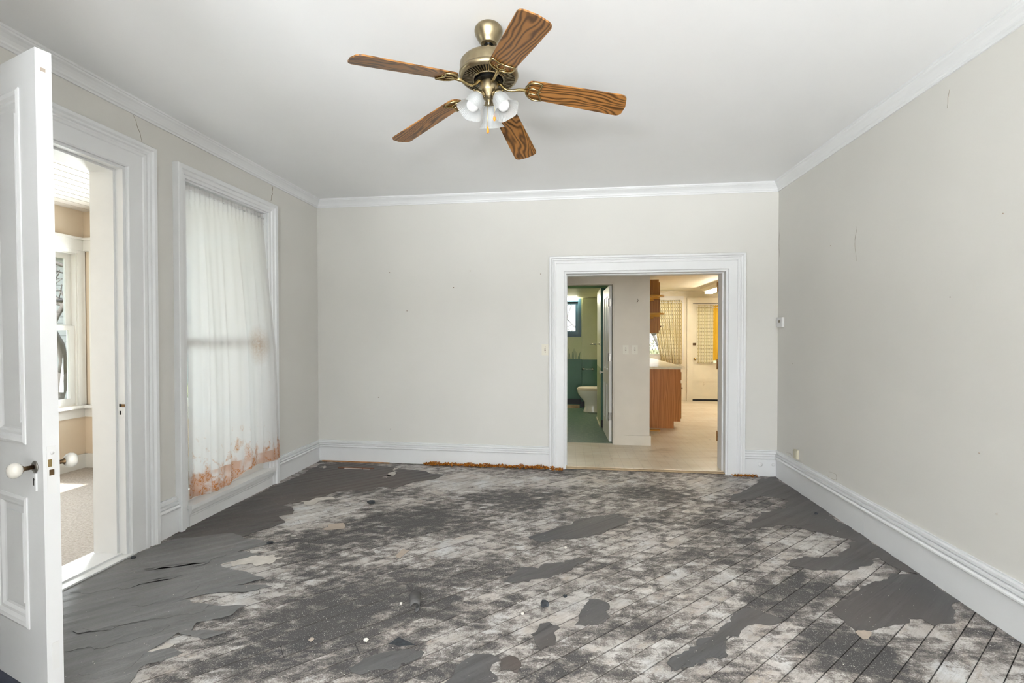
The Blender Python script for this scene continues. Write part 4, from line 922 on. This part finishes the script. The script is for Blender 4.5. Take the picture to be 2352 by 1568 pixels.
# ------------------------------------------------------------------ hall, kitchen
KZ = 0.02; KC = 2.38; YF = 10.15; KX = 4.2
fk = struct('floor_kitchen', bxm((-1.3, KX, YB+0.05, 8.9, -0.05, KZ), (0.93, KX, 8.9, YF, -0.05, KZ)), 'kitchen_vinyl', 'worn cream sheet vinyl floor of the kitchen and hall', 'floor')
tag(obj('door_threshold', bxm((O0+0.018, O1-0.018, YB+0.004, YB+0.10, 0.0035, 0.014)), 'wood_threshold'), 'scuffed wooden strip on the floor of the kitchen opening', 'threshold', None, 'structure')
struct('ceiling_kitchen', bxm((-1.3, KX, YK, 9.02, KC, KC+0.08), (0.93, KX, 9.02, YF+0.1, KC, KC+0.08)), 'kitchen_ceiling', 'cream ceiling of the kitchen carrying the fluorescent light', 'ceiling')
BX0, BX1 = -0.26, 0.60                       # bathroom door opening
YH0, YH1 = 5.96, 6.08
struct('wall_hall', wall_along_x(YH0, YH1, -1.3, 1.045, KC, [(BX0, BX1, 0, 2.095)]), 'hall_wall', 'beige hall wall with the bathroom doorway and two switches', 'wall')
struct('wall_kitchen_side', bxm((0.93, 1.045, YH1, YF, 0, KC)), 'kitchen_cream', 'cream partition behind the kitchen cabinets', 'wall')
struct('wall_kitchen_front', bxm((XR+0.2, KX+0.1, YK-0.1, YK, 0, KC+0.08)), 'kitchen_cream', 'cream kitchen wall beyond the opening', 'wall')
struct('wall_hall_end', bxm((-1.42, -1.3, YK, 9.02, 0, KC)), 'hall_wall', 'beige wall closing the hall beside the bathroom', 'wall')
struct('wall_kitchen_right', bxm((KX, KX+0.1, YK, YF, 0, KC)), 'kitchen_cream', 'cream kitchen wall across from the cabinets', 'wall')
bm = bmesh.new(); sweep(bm, [(0, 0), (0, 0.018), (0.13, 0.018), (0.13, 0)], [(BX0, KZ), (BX0, 2.095), (BX1, 2.095), (BX1, KZ)], (1, 0, 0), (0, 0, 1), (0, -1, 0), (0, YH0, 0))
struct('trim_6', bm, 'hall_wall', 'flat beige casing around the bathroom doorway', 'door casing')
struct('trim_7', bxm((BX0, BX0+0.015, YH0-0.005, YH1, KZ, 2.095), (BX1-0.015, BX1, YH0-0.005, YH1, KZ, 2.095), (BX0+0.015, BX1-0.015, YH0-0.005, YH1, 2.08, 2.095)), 'hall_wall', 'beige jamb lining the bathroom doorway', 'door jamb')
struct('baseboard_hall', bxm((0.73, 1.06, YH0-0.016, YH0, KZ, 0.145)), 'hall_wall', 'flat beige baseboard under the hall switches', 'baseboard')
bm = bmesh.new(); P = [at(x, y, 1, YH0-0.002) for x, y in ((1464, 686), (1466, 690), (1463, 694))]; tube(bm, P, 0.0035, 6); tag(obj('wall_hook', bm, 'bronze'), 'small bent hook on the hall wall above the switches', 'hook')
# far kitchen wall with window and back door
KD0, KD1, KDH = 2.67, 3.48, 2.115; KW0, KW1, KWZ0, KWZ1 = 1.25, 2.40, 0.98, 2.19
struct('wall_kitchen_far', wall_along_x(YF, YF+0.15, 0.93, KX, KC, [(KW0, KW1, KWZ0, KWZ1), (KD0, KD1, 0, KDH)]), 'kitchen_cream', 'yellowed cream wall with the back door and curtained kitchen window', 'wall')
bm = bmesh.new(); sweep(bm, [(0, 0), (0, 0.02), (0.10, 0.025), (0.12, 0.03), (0.12, 0)], [(KD0, KZ), (KD0, KDH), (KD1, KDH), (KD1, KZ)], (1, 0, 0), (0, 0, 1), (0, -1, 0), (0, YF, 0))
struct('trim_8', bm, 'kitchen_cream', 'grimy cream casing around the kitchen back door', 'door casing')
struct('trim_9', bxm((1.05, KX, YF-0.02, YF, KC-0.05, KC)), 'kitchen_cream', 'cream cornice strip on the far kitchen wall', 'moulding')
kw = thing('window_2', 'kitchen double-hung window beside the cabinets', 'window', (0.5*(KW0+KW1), YF, KWZ0), (0, 0, 0), None, 'structure')
bm = bmesh.new(); sweep(bm, [(0, 0), (0, 0.02), (0.08, 0.02), (0.08, 0)], [(KW0, KWZ0), (KW0, KWZ1), (KW1, KWZ1), (KW1, KWZ0)], (1, 0, 0), (0, 0, 1), (0, -1, 0), (0, YF, 0), True); obj('casing', bm, 'porch_white', kw, True)
sash(kw, YF+0.05, YF+0.08, KW0, KW1, KWZ0+0.0, 1.60, 0.05, 'plastic_white', 'x'); sash(kw, YF+0.085, YF+0.115, KW0, KW1, 1.55, KWZ1, 0.05, 'plastic_white', 'x')
def pleats(u, n, ph): return 0.014*math.sin(2*PI*n*u+ph)+0.006*math.sin(2*PI*n*2.3*u+2*ph)
def print_curtain(name, x0, x1, z0, z1, y, n, label, mat='print_curtain', slant=0.0):
    c_ = thing(name, label, 'curtain', ((x0+x1)/2, y, z0))
    def f(u, v):
        k = 1-v; xl = x0+slant*max(0, k-0.0)
        return (xl+(x1-xl)*u, y+pleats(u, n, 1.3)*(0.5+0.5*k), z1+(z0-z1)*k if False else z0+(z1-z0)*v+(0.008*math.sin(2*PI*n*2*u) if v == 1 else 0))
    grid_cloth('panel', 140, 24, f, mat, c_)
    bm = bmesh.new(); tube(bm, [(x0-0.03, y, z1-0.035), (x1+0.03, y, z1-0.035)], 0.006, 8); obj('rod', bm, 'plastic_white', c_, True); return c_
print_curtain('kitchen_curtain', 1.79, 2.44, 0.82, 2.175, YF-0.05, 8, 'cream and mustard printed curtain at the kitchen window beside the cabinets', slant=0.22)
# back door
kd = thing('door_2', 'grimy cream back door with curtained glass and brass knob', 'door', (KD0, YF+0.02, KZ), (0, 0, 0), None, 'structure')
W_ = KD1-KD0; DZ2 = KDH-KZ-0.01
obj('frame', door_frame(W_-0.01, 0.045, DZ2, [(0.11, W_-0.12)], [(0.10, 0.42), (0.48, 0.72), (0.82, 1.98)]), 'kitchen_cream', kd)
obj('panel', bxm((0.11, W_-0.12, 0.015, 0.03, 0.10, 0.42)), 'kitchen_cream', kd); obj('panel', bxm((0.11, W_-0.12, 0.015, 0.03, 0.48, 0.72)), 'kitchen_cream', kd)
obj('pane', bxm((0.105, W_-0.115, 0.02, 0.024, 0.815, 1.985)), 'glass', kd)
obj('gap_shade_strip', bxm((-0.012, 0.0, -0.012, 0.02, 0.0, DZ2)), 'wood_raw', kd); obj('gap_shade_strip', bxm((0, W_-0.01, -0.006, 0.02, DZ2, DZ2+0.01)), 'black_base', kd)  # dark strips painted in as the shaded gap around the back door
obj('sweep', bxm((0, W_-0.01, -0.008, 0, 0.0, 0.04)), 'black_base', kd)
bm = bmesh.new(); lathe(bm, [(0.026, 0), (0.026, 0.004), (0.010, 0.008), (0.010, 0.028), (0.024, 0.036), (0.026, 0.048), (0.018, 0.056), (0, 0.058)], (0.05, 0, 0.90), 20, (0, -1, 0)); obj('knob', bm, 'brass', kd)
bm = bxm((-0.02, 0.07, -0.03, 0, 1.195, 1.245)); bevel(bm, 0.004); obj('deadbolt', bm, 'bronze', kd)
print_curtain('door_curtain', KD0+0.10, KD0+0.43, 0.835, 2.075, YF-0.02, 6, 'cream and mustard printed curtain covering the back door glass')
print_curtain('door_curtain', KD0+0.41, KD0+0.62, 0.9, 2.06, YF-0.055, 3, 'plain golden yellow curtain at the far edge of the back door', 'gold_curtain')
# fluorescent fixture
fx = thing('fluorescent_light', 'lit fluorescent ceiling light in the kitchen', 'ceiling light', (2.78, 8.6, KC))
bm = bmesh.new()
for y0, y1 in ((7.9, 9.42),):
    a = [(-0.16, 0), (-0.16, -0.035), (-0.10, -0.085), (-0.10, -0.09), (0.10, -0.09), (0.10, -0.085), (0.16, -0.035), (0.16, 0)]
    A_ = [bm.verts.new((x, y0-8.6, z)) for x, z in a]; B_ = [bm.verts.new((x, y1-8.6, z)) for x, z in a]
    for i in range(8): bm.faces.new((A_[i], A_[(i+1) % 8], B_[(i+1) % 8], B_[i]))
    bm.faces.new(A_); bm.faces.new(B_)
obj('housing', bm, 'kitchen_cream', fx)
for x in (-0.05, 0.05):
    bm = bmesh.new(); tube(bm, [(x, -0.66, -0.108), (x, 0.78, -0.108)], 0.017, 12); obj('tube', bm, 'lit_tube', fx)
obj('lamp_holder', bxm((-0.08, 0.08, -0.69, -0.66, -0.13, -0.09)), 'plastic_white', fx); obj('lamp_holder', bxm((-0.08, 0.08, 0.78, 0.81, -0.13, -0.09)), 'plastic_white', fx)
# base cabinet, worktop, wall cabinet with end shelves
CY = 7.1
bc = thing('base_cabinet', 'oak veneer base cabinet with toe kick in the kitchen', 'cabinet', (1.37, CY, KZ))
obj('body', bxm((1.05, 1.60, CY, 9.7, KZ, 0.125), (1.05, 1.70, CY, 9.7, 0.125, 0.915)), 'cabinet_wood', bc, True)
for k in range(4):
    y0 = CY+0.05+k*0.64; d_ = obj('door', bxm((1.70, 1.722, y0, y0+0.58, 0.16, 0.70)), 'cabinet_wood_dark', bc, True)
    dr = obj('drawer', bxm((1.70, 1.722, y0, y0+0.58, 0.745, 0.87)), 'cabinet_wood_dark', bc, True)
    for pa, z_, yk in ((d_, 0.62, y0+0.05), (dr, 0.807, y0+0.29)):
        bm = bmesh.new(); lathe(bm, [(0.006, 0), (0.006, 0.012), (0.014, 0.018), (0.012, 0.026), (0, 0.028)], (1.722-1.37, yk-CY, z_-KZ), 14, (1, 0, 0)); obj('knob', bm, 'bronze', pa)
wt = thing('worktop', 'cream laminate worktop on the oak base cabinet', 'worktop', (1.40, CY, 0.915))
bm = bxm((1.047, 1.755, CY-0.02, 9.72, 0.915, 0.955)); bevel(bm, 0.005); obj('slab', bm, 'countertop', wt, True)
obj('backsplash', bxm((1.047, 1.065, CY-0.02, 9.72, 0.955, 1.05)), 'countertop', wt, True)
uc = thing('wall_cabinet', 'oak veneer wall cabinet with rounded end shelves', 'cabinet', (1.21, CY, 1.458))
obj('body', bxm((1.047, 1.375, CY, 8.7, 1.458, 2.27)), 'cabinet_wood_dark', uc, True)
for k in range(2):
    y0 = CY+0.03+k*0.79; d_ = obj('door', bxm((1.375, 1.397, y0, y0+0.75, 1.50, 2.23)), 'cabinet_wood_dark', uc, True)
    bm = bmesh.new(); lathe(bm, [(0.006, 0), (0.006, 0.012), (0.014, 0.018), (0.012, 0.026), (0, 0.028)], (1.397-1.21, y0+0.04-CY, 1.56-1.458), 14, (1, 0, 0)); obj('knob', bm, 'bronze', d_)
def qshelf(z, r_x, r_y, th_):
    bm = bmesh.new(); pts = [(1.047, CY)]+[(1.047+r_x*math.cos(a*PI/20)**0.6, CY-r_y*math.sin(a*PI/20)**0.6) for a in range(11)]
    lo = [bm.verts.new((x, y, z)) for x, y in pts]; hi = [bm.verts.new((x, y, z+th_)) for x, y in pts]; n = len(pts)
    bm.faces.new(lo); bm.faces.new(hi)
    for i in range(n): bm.faces.new((lo[i], lo[(i+1) % n], hi[(i+1) % n], hi[i]))
    return obj('end_shelf', bm, 'shelf_wood', uc, True)
for z in (2.0, 1.735): qshelf(z, 0.40, 0.22, 0.022); qshelf(z-0.035, 0.34, 0.17, 0.035); qshelf(z-0.06, 0.25, 0.11, 0.025)
tag(obj('wood_scrap', bxm((1.22, 1.36, 6.86, 6.96, KZ, KZ+0.012)), 'shelf_wood'), 'orange wood offcut on the kitchen floor before the cabinet', 'wood scrap')

# ------------------------------------------------------------------ bathroom
YT = 8.9
struct('floor_bathroom', bxm((-1.28, 0.93, YH0+0.06, YT, -0.02, KZ+0.003)), 'bath_floor', 'mottled green vinyl floor of the bathroom', 'floor')
struct('wall_bathroom', wall_along_x(YT, YT+0.12, -1.3, 0.93, KC, [(-0.65, 0.21, 1.46, 2.08)]), 'bath_wall', 'two-tone green bathroom wall with the small window', 'wall')
struct('wall_bathroom_chase', bxm((0.285, 0.93, YT-0.10, YT, KZ, 2.14)), 'bath_wall', 'two-tone green boxed chase behind the toilet', 'wall')
struct('ceiling_bathroom', bxm((-1.3, 0.93, 7.04, YT, 2.145, 2.20)), 'bath_ceiling', 'pale yellow boarded bathroom ceiling', 'ceiling')
struct('ceiling_bathroom_entry', bxm((-1.3, 0.93, YH1, 7.04, 2.24, 2.3), (-1.3, 0.93, 7.03, 7.05, 2.145, 2.3)), 'bath_green_ceiling', 'green ceiling just inside the bathroom doorway', 'ceiling')
pw = struct('wall_bathroom_partition', bxm((0.505, 0.62, 7.05, 7.82, KZ, 2.145)), 'bath_partition', 'short pale partition beside the toilet', 'wall')
obj('end_panel', bxm((0.512, 0.90, 7.03, 7.05, KZ, 2.145)), 'teal', pw); obj('end_base', bxm((0.512, 0.90, 7.018, 7.03, KZ, 0.14)), 'black_base', pw)
obj('shoe_strip', bxm((0.493, 0.505, 7.08, 7.82, KZ, 0.045)), 'seat_cream', pw)
struct('baseboard_bathroom', bxm((-1.2, 0.27, YT-0.014, YT, 0.10, 0.20), (0.25, 0.32, YT-0.115, YT-0.10, 0.06, 0.16)), 'black_base', 'black cove baseboard of the bathroom', 'baseboard')
struct('trim_10', bxm((-1.2, 0.24, YT-0.04, YT, KZ, 0.085)), 'wood_threshold', 'bare wood strip at the foot of the bathroom wall', 'trim')
bw = thing('window_3', 'small bathroom window with a dark navy frame', 'window', (-0.22, YT, 1.46), (0, 0, 0), None, 'structure')
bm = bmesh.new(); sweep(bm, [(0, 0), (0, 0.03), (0.06, 0.03), (0.06, 0)], [(-0.65, 1.46), (-0.65, 2.08), (0.21, 2.08), (0.21, 1.46)], (1, 0, 0), (0, 0, 1), (0, -1, 0), (0, YT, 0), True); obj('casing', bm, 'navy', bw, True)
sash(bw, YT+0.03, YT+0.06, -0.65, 0.21, 1.46, 2.08, 0.05, 'navy', 'x'); 
tag(obj('strip_light', bxm((-0.95, 0.20, YT-0.10, YT-0.035, 2.112, 2.144)), 'lit_strip'), 'lit white strip light above the bathroom window', 'light')
# reeds painted on the wall
bm = bmesh.new(); rd = random.Random(4)
for k in range(17):
    x = -0.25+k*0.031+rd.uniform(-0.008, 0.008); b_ = rd.uniform(-0.05, 0.05); hh = rd.uniform(0.12, 0.22)
    tube(bm, [(x, YT-0.0005, 0.965), (x+b_*0.3, YT-0.0005, 0.965+hh*0.5), (x+b_, YT-0.0005, 0.965+hh)], [0.005, 0.004, 0.002], 5)
tag(obj('painted_reeds', bm, 'teal'), 'dark green reeds painted on the bathroom wall below the window', 'mural')
# toilet, facing away from the partition
tl_ = thing('toilet', 'cream toilet with its lid down beside the bathroom partition', 'toilet', (0.42, 8.5, KZ+0.003))
def loft(secs, seg=32):
    bm = bmesh.new(); rings = []
    for cx, rx, ry, z in secs: rings.append([bm.verts.new((cx+rx*math.cos(2*PI*i/seg), ry*math.sin(2*PI*i/seg), z)) for i in range(seg)])
    for a, b in zip(rings, rings[1:]):
        for i in range(seg): f = bm.faces.new((a[i], a[(i+1) % seg], b[(i+1) % seg], b[i])); f.smooth = True
    bm.faces.new(list(reversed(rings[0]))); bm.faces.new(rings[-1]); return bm
obj('bowl', loft([(0.07, 0.19, 0.105, 0), (0.07, 0.185, 0.10, 0.03), (0.06, 0.155, 0.085, 0.09), (0.05, 0.15, 0.085, 0.18), (0.03, 0.19, 0.12, 0.25), (0.02, 0.235, 0.165, 0.32), (0.02, 0.25, 0.18, 0.37), (0.02, 0.252, 0.182, 0.40)]), 'porcelain', tl_, smooth=50)
obj('seat', loft([(0.02, 0.255, 0.186, 0.401), (0.02, 0.262, 0.192, 0.41), (0.02, 0.260, 0.190, 0.422), (0.02, 0.25, 0.18, 0.424)]), 'seat_cream', tl_, smooth=50)
obj('lid', loft([(0.025, 0.245, 0.18, 0.425), (0.025, 0.252, 0.186, 0.434), (0.025, 0.248, 0.182, 0.446), (0.025, 0.22, 0.16, 0.452)]), 'seat_cream', tl_, smooth=50)
bm = bxm((0.28, 0.47, -0.21, 0.21, 0.36, 0.72)); bevel(bm, 0.02, 3); tk = obj('tank', bm, 'porcelain', tl_)
bm = bxm((0.27, 0.475, -0.22, 0.22, 0.72, 0.75)); bevel(bm, 0.01, 2); obj('tank_lid', bm, 'porcelain', tl_)
pp = thing('paper_holder', 'chrome paper holder on the dark green bathroom wall', 'paper holder', (at(1350, 847, 1, YT-0.10).x, YT-0.10, at(1350, 847, 1, YT-0.10).z))
for x in (-0.09, 0.09):
    bm = bmesh.new(); lathe(bm, [(0.026, 0), (0.026, 0.006), (0.012, 0.016), (0.012, 0.045), (0.016, 0.052), (0, 0.056)], (x, 0, 0), 18, (0, -1, 0)); obj('post', bm, 'chrome', pp)
bm = bmesh.new(); tube(bm, [(-0.09, -0.045, 0), (0.09, -0.045, 0)], 0.007, 10); obj('roller', bm, 'chrome', pp)
q = at(1372, 790, 1, 7.1)
hk = thing('towel_hook', 'chrome towel peg on the bathroom partition', 'hook', (0.505, 7.12, q.z))
bm = bmesh.new(); lathe(bm, [(0.028, 0), (0.028, 0.005), (0.012, 0.012)], (0, 0, 0), 18, (-1, 0, 0)); obj('base', bm, 'chrome', hk)
bm = bmesh.new(); lathe(bm, [(0.010, 0.0), (0.009, 0.05), (0.016, 0.062), (0.016, 0.080), (0.010, 0.088), (0.012, 0.150), (0.0, 0.155)], (0, 0, 0), 16, (-1, 0, 0)); obj('peg', bm, 'chrome', hk)
# bathroom door, opened inwards
bd = thing('door_3', 'white panelled bathroom door opened inwards', 'door', (BX1-0.018, YH1+0.006, KZ+0.008), (0, 0, math.atan2(0.77, -0.018)), None, 'structure')
PX2 = [(0.10, 0.34), (0.42, 0.66)]; PZ2 = [(0.22, 0.74), (0.92, 1.94)]; DZ3 = 2.05
obj('frame', door_frame(0.76, 0.036, DZ3, PX2, PZ2), 'porch_white', bd)
for x0, x1 in PX2:
    for z0, z1 in PZ2:
        p_ = obj('panel', bxm((x0, x1, 0.012, 0.024, z0, z1)), 'trim', bd)
        bm = bmesh.new()
        for face, sg in ((0.012, -1), (0.024, 1)): sweep(bm, [(0, 0), (0, 0.013), (-0.018, 0.010), (-0.026, 0)], [(x0, z0), (x0, z1), (x1, z1), (x1, z0)], (1, 0, 0), (0, 0, 1), (0, sg, 0), (0, face, 0), True)
        obj('panel_moulding', bm, 'trim', p_)
for sg, yf in ((-1, 0), (1, 0.036)):
    bm = bmesh.new(); lathe(bm, [(0.022, 0), (0.022, 0.004), (0.009, 0.006), (0.009, 0.03), (0.022, 0.036), (0.026, 0.048), (0.02, 0.058), (0, 0.062)], (0.70, yf, 0.86), 20, (0, sg, 0)); obj('knob', bm, 'porcelain', bd)
for z in (0.28, 1.06, 1.78):
    bm = bxm((-0.003, 0.0, 0.0, 0.034, z, z+0.10)); tube(bm, [(-0.004, 0.040, z-0.003), (-0.004, 0.040, z+0.103)], 0.007, 8); obj('hinge', bm, 'steel', bd)

# ------------------------------------------------------------------ sun porch beyond the left doorway
PX0, PY0, PY1, PC = -5.19, 1.0, 4.335, 2.76
struct('floor_porch', bxm((PX0, XL-TW, PY0, PY1, -0.05, 0.0)), 'carpet', 'beige cut pile carpet of the sun porch', 'floor')
pcl = struct('ceiling_porch', bxm((PX0, XL-TW, PY0, PY1, PC+0.02, PC+0.08)), 'porch_white', 'white boarded ceiling of the sun porch', 'ceiling')
xk = PX0
while xk < XL-TW-0.01:
    x2 = min(xk+0.135, XL-TW); obj('ceiling_board', bxm((xk+0.003, x2-0.003, PY0, PY1, PC, PC+0.025)), 'porch_board', pcl); xk += 0.14
PZ0, PZ1 = 0.68, 2.30
struct('wall_porch_outer', wall_along_y(PX0-0.12, PX0, PY0, PY1, PC+0.08, [(1.5, 2.55, PZ0, PZ1), (2.75, 4.265, PZ0, PZ1)]), 'peach', 'peach porch wall with a tall double-hung window', 'wall')
struct('wall_porch_end', wall_along_x(PY1, PY1+0.12, PX0-0.12, XL-TW, PC+0.08, [(-5.03, -3.9, PZ0, PZ1)]), 'peach', 'peach end wall of the sun porch', 'wall')
struct('wall_porch_front', wall_along_x(PY0-0.12, PY0, PX0-0.12, XL-TW, PC+0.08, [(-5.06, -4.56, 0.8, 2.235)]), 'peach', 'peach front wall of the sun porch with a narrow window', 'wall')
struct('trim_11', bxm((PX0, PX0+0.03, PY0, PY1, 2.33, 2.45), (PX0, PX0+0.045, PY0, PY1, 2.445, 2.47), (PX0, XL-TW, PY1-0.03, PY1, 2.33, 2.45), (PX0, XL-TW, PY1-0.045, PY1, 2.445, 2.47)), 'porch_white', 'white head trim above the porch windows', 'trim')
struct('baseboard_porch', bxm((PX0, PX0+0.02, PY0, PY1, 0, 0.15), (PX0, XL-TW, PY1-0.02, PY1, 0, 0.15)), 'porch_white', 'white baseboard of the sun porch', 'baseboard')
struct('trim_12', bxm((PX0, PX0+0.06, PY0, PY1, PZ0-0.03, PZ0), (PX0, PX0+0.02, PY0, PY1, PZ0-0.13, PZ0-0.03), (PX0, XL-TW, PY1-0.06, PY1, PZ0-0.03, PZ0), (PX0, XL-TW, PY1-0.02, PY1, PZ0-0.13, PZ0-0.03)), 'porch_white', 'white sill and apron under the porch windows', 'window sill')
def porch_window(n, along, c0, c1, wallpos, sgn, label):
    loc = (wallpos, (c0+c1)/2, PZ0) if along == 'y' else ((c0+c1)/2, wallpos, PZ0)
    w_ = thing('window_%d' % n, label, 'window', loc, (0, 0, 0), None, 'structure')
    bm = bmesh.new(); pr = [(0, 0), (0, 0.016), (0.02, 0.02), (0.05, 0.026), (0.06, 0.03), (0.06, 0)]
    if along == 'y': sweep(bm, pr, [(c0, PZ0), (c0, PZ1), (c1, PZ1), (c1, PZ0)], (0, 1, 0), (0, 0, 1), (sgn, 0, 0), (wallpos, 0, 0))
    else: sweep(bm, pr, [(c0, PZ0), (c0, PZ1), (c1, PZ1), (c1, PZ0)], (1, 0, 0), (0, 0, 1), (0, sgn, 0), (0, wallpos, 0))
    obj('casing', bm, 'porch_white', w_, True)
    q0, q1 = sorted((wallpos, wallpos-sgn*0.12)); lb = [(c0, c0+0.012, PZ0, PZ1), (c1-0.012, c1, PZ0, PZ1), (c0+0.012, c1-0.012, PZ1-0.012, PZ1)]
    obj('jamb_lining', bxm(*[((q0, q1)+b_ if along == 'y' else b_[:2]+(q0, q1)+b_[2:]) for b_ in lb]), 'porch_white', w_, True)
    a0, a1, b0, b1 = (wallpos-sgn*0.05, wallpos-sgn*0.02, wallpos-sgn*0.09, wallpos-sgn*0.06); lo_, hi_ = sorted((a0, a1)); lo2, hi2 = sorted((b0, b1))
    sash(w_, lo_, hi_, c0+0.012, c1-0.012, PZ0, 1.53, 0.05, 'porch_white', along, bot=0.08); sash(w_, lo2, hi2, c0+0.012, c1-0.012, 1.49, PZ1-0.012, 0.05, 'porch_white', along)
porch_window(4, 'y', 2.75, 4.265, PX0, 1, 'white double-hung porch window looking onto the neighbouring house')
porch_window(5, 'x', -5.03, -3.9, PY1, -1, 'white double-hung window in the porch end wall')
porch_window(6, 'y', 1.5, 2.55, PX0, 1, 'white double-hung porch window nearest the front wall')

# ------------------------------------------------------------------ outdoors
struct('ground', bxm((-60, 60, -40, 70, -0.9, -0.6)), 'grass', 'dry winter lawn around the house', 'ground')
nb = thing('neighbour_house', 'grey clapboard house seen through the porch window', 'house', (-19, 14, -0.6))
obj('wall', bxm((-3, 3, -6, 6, 0, 4.6)), 'siding', nb)
for k in range(22): obj('clapboard', bxm((3.0, 3.03, -6, 6, 0.2*k+0.04, 0.2*k+0.225)), 'siding', nb)
bm = bmesh.new(); vs = [bm.verts.new(v) for v in ((-3.4, -6.3, 4.5), (3.4, -6.3, 4.5), (0, -6.3, 7), (-3.4, 6.3, 4.5), (3.4, 6.3, 4.5), (0, 6.3, 7))]
for f in ((0, 1, 2), (3, 5, 4), (0, 2, 5, 3), (1, 4, 5, 2), (0, 3, 4, 1)): bm.faces.new([vs[i] for i in f])
obj('roof', bm, 'roof', nb)
for y in (-3.5, 0, 3.5): obj('window', bxm((3.02, 3.06, y-0.5, y+0.5, 1.4, 3.0)), 'roof', nb)
def tree(x, y, h, seed, label):
    rd = random.Random(seed); bm = bmesh.new()
    def branch(p_, d, L, r_, dep):
        pts = [p_]; q = p_
        for k in range(4):
            d = (d+Vector((rd.gauss(0, 0.16), rd.gauss(0, 0.16), rd.gauss(0.03, 0.10)))).normalized(); q = q+d*L/4; pts.append(q)
        tube(bm, pts, [r_*(1-0.11*k) for k in range(5)], 5 if dep else 8)
        if dep < 4:
            for k in range(3 if dep else 4):
                b_ = pts[rd.randint(2, 4)]; nd = (d*0.6+Vector((rd.gauss(0, 0.7), rd.gauss(0, 0.7), rd.uniform(-0.1, 0.6)))).normalized()
                branch(b_, nd, L*rd.uniform(0.55, 0.8), r_*0.55, dep+1)
    branch(Vector((0, 0, 0)), Vector((0, 0, 1)), h*0.38, h*0.02, 0)
    o = obj('bare_tree', bm, 'bark'); o.location = (x, y, -0.6); return tag(o, label, 'tree', 'bare trees around the house')
tree(-0.6, 15.5, 6.5, 1, 'bare branching tree outside the bathroom window')
tree(-4.5, 21.5, 7.5, 2, 'tall bare tree behind the bathroom, off beyond the lawn')
tree(-9.5, 7.2, 7.0, 3, 'bare tree outside the porch window')
tree(-12.5, 10.2, 8.0, 4, 'bare tree standing before the grey clapboard house')
tree(5.2, 24.0, 6.0, 5, 'bare tree outside the kitchen window')
for k, (x, y, w_) in enumerate(((-4.6, 27, 3.2), (0.2, 27, 3.0), (5.0, 29, 3.2))):
    bm = bmesh.new(); rd = random.Random(60+k)
    for j in range(1400):
        a, e = rd.uniform(0, 6.28), rd.random(); q = Vector((math.cos(a)*w_*0.6*math.sqrt(e), math.sin(a)*0.9, rd.uniform(0.0, 2.4)*(1-0.4*e))); d = Vector((rd.gauss(0, 1), rd.gauss(0, 1), rd.gauss(0, 1))).normalized()*0.16
        u_ = Vector((d.y, -d.x, d.z*0.4)); bm.faces.new([bm.verts.new(q), bm.verts.new(q+d), bm.verts.new(q+d+u_)])
    o = obj('hedge_shrub', bm, 'grass'); o.location = (x, y, -0.6); tag(o, ('olive hedge shrub beside the tall bare tree beyond the lawn', 'olive hedge shrub behind the bathroom window tree', 'olive hedge shrub behind the kitchen window tree')[k], 'shrub', 'hedge shrubs beyond the lawn')
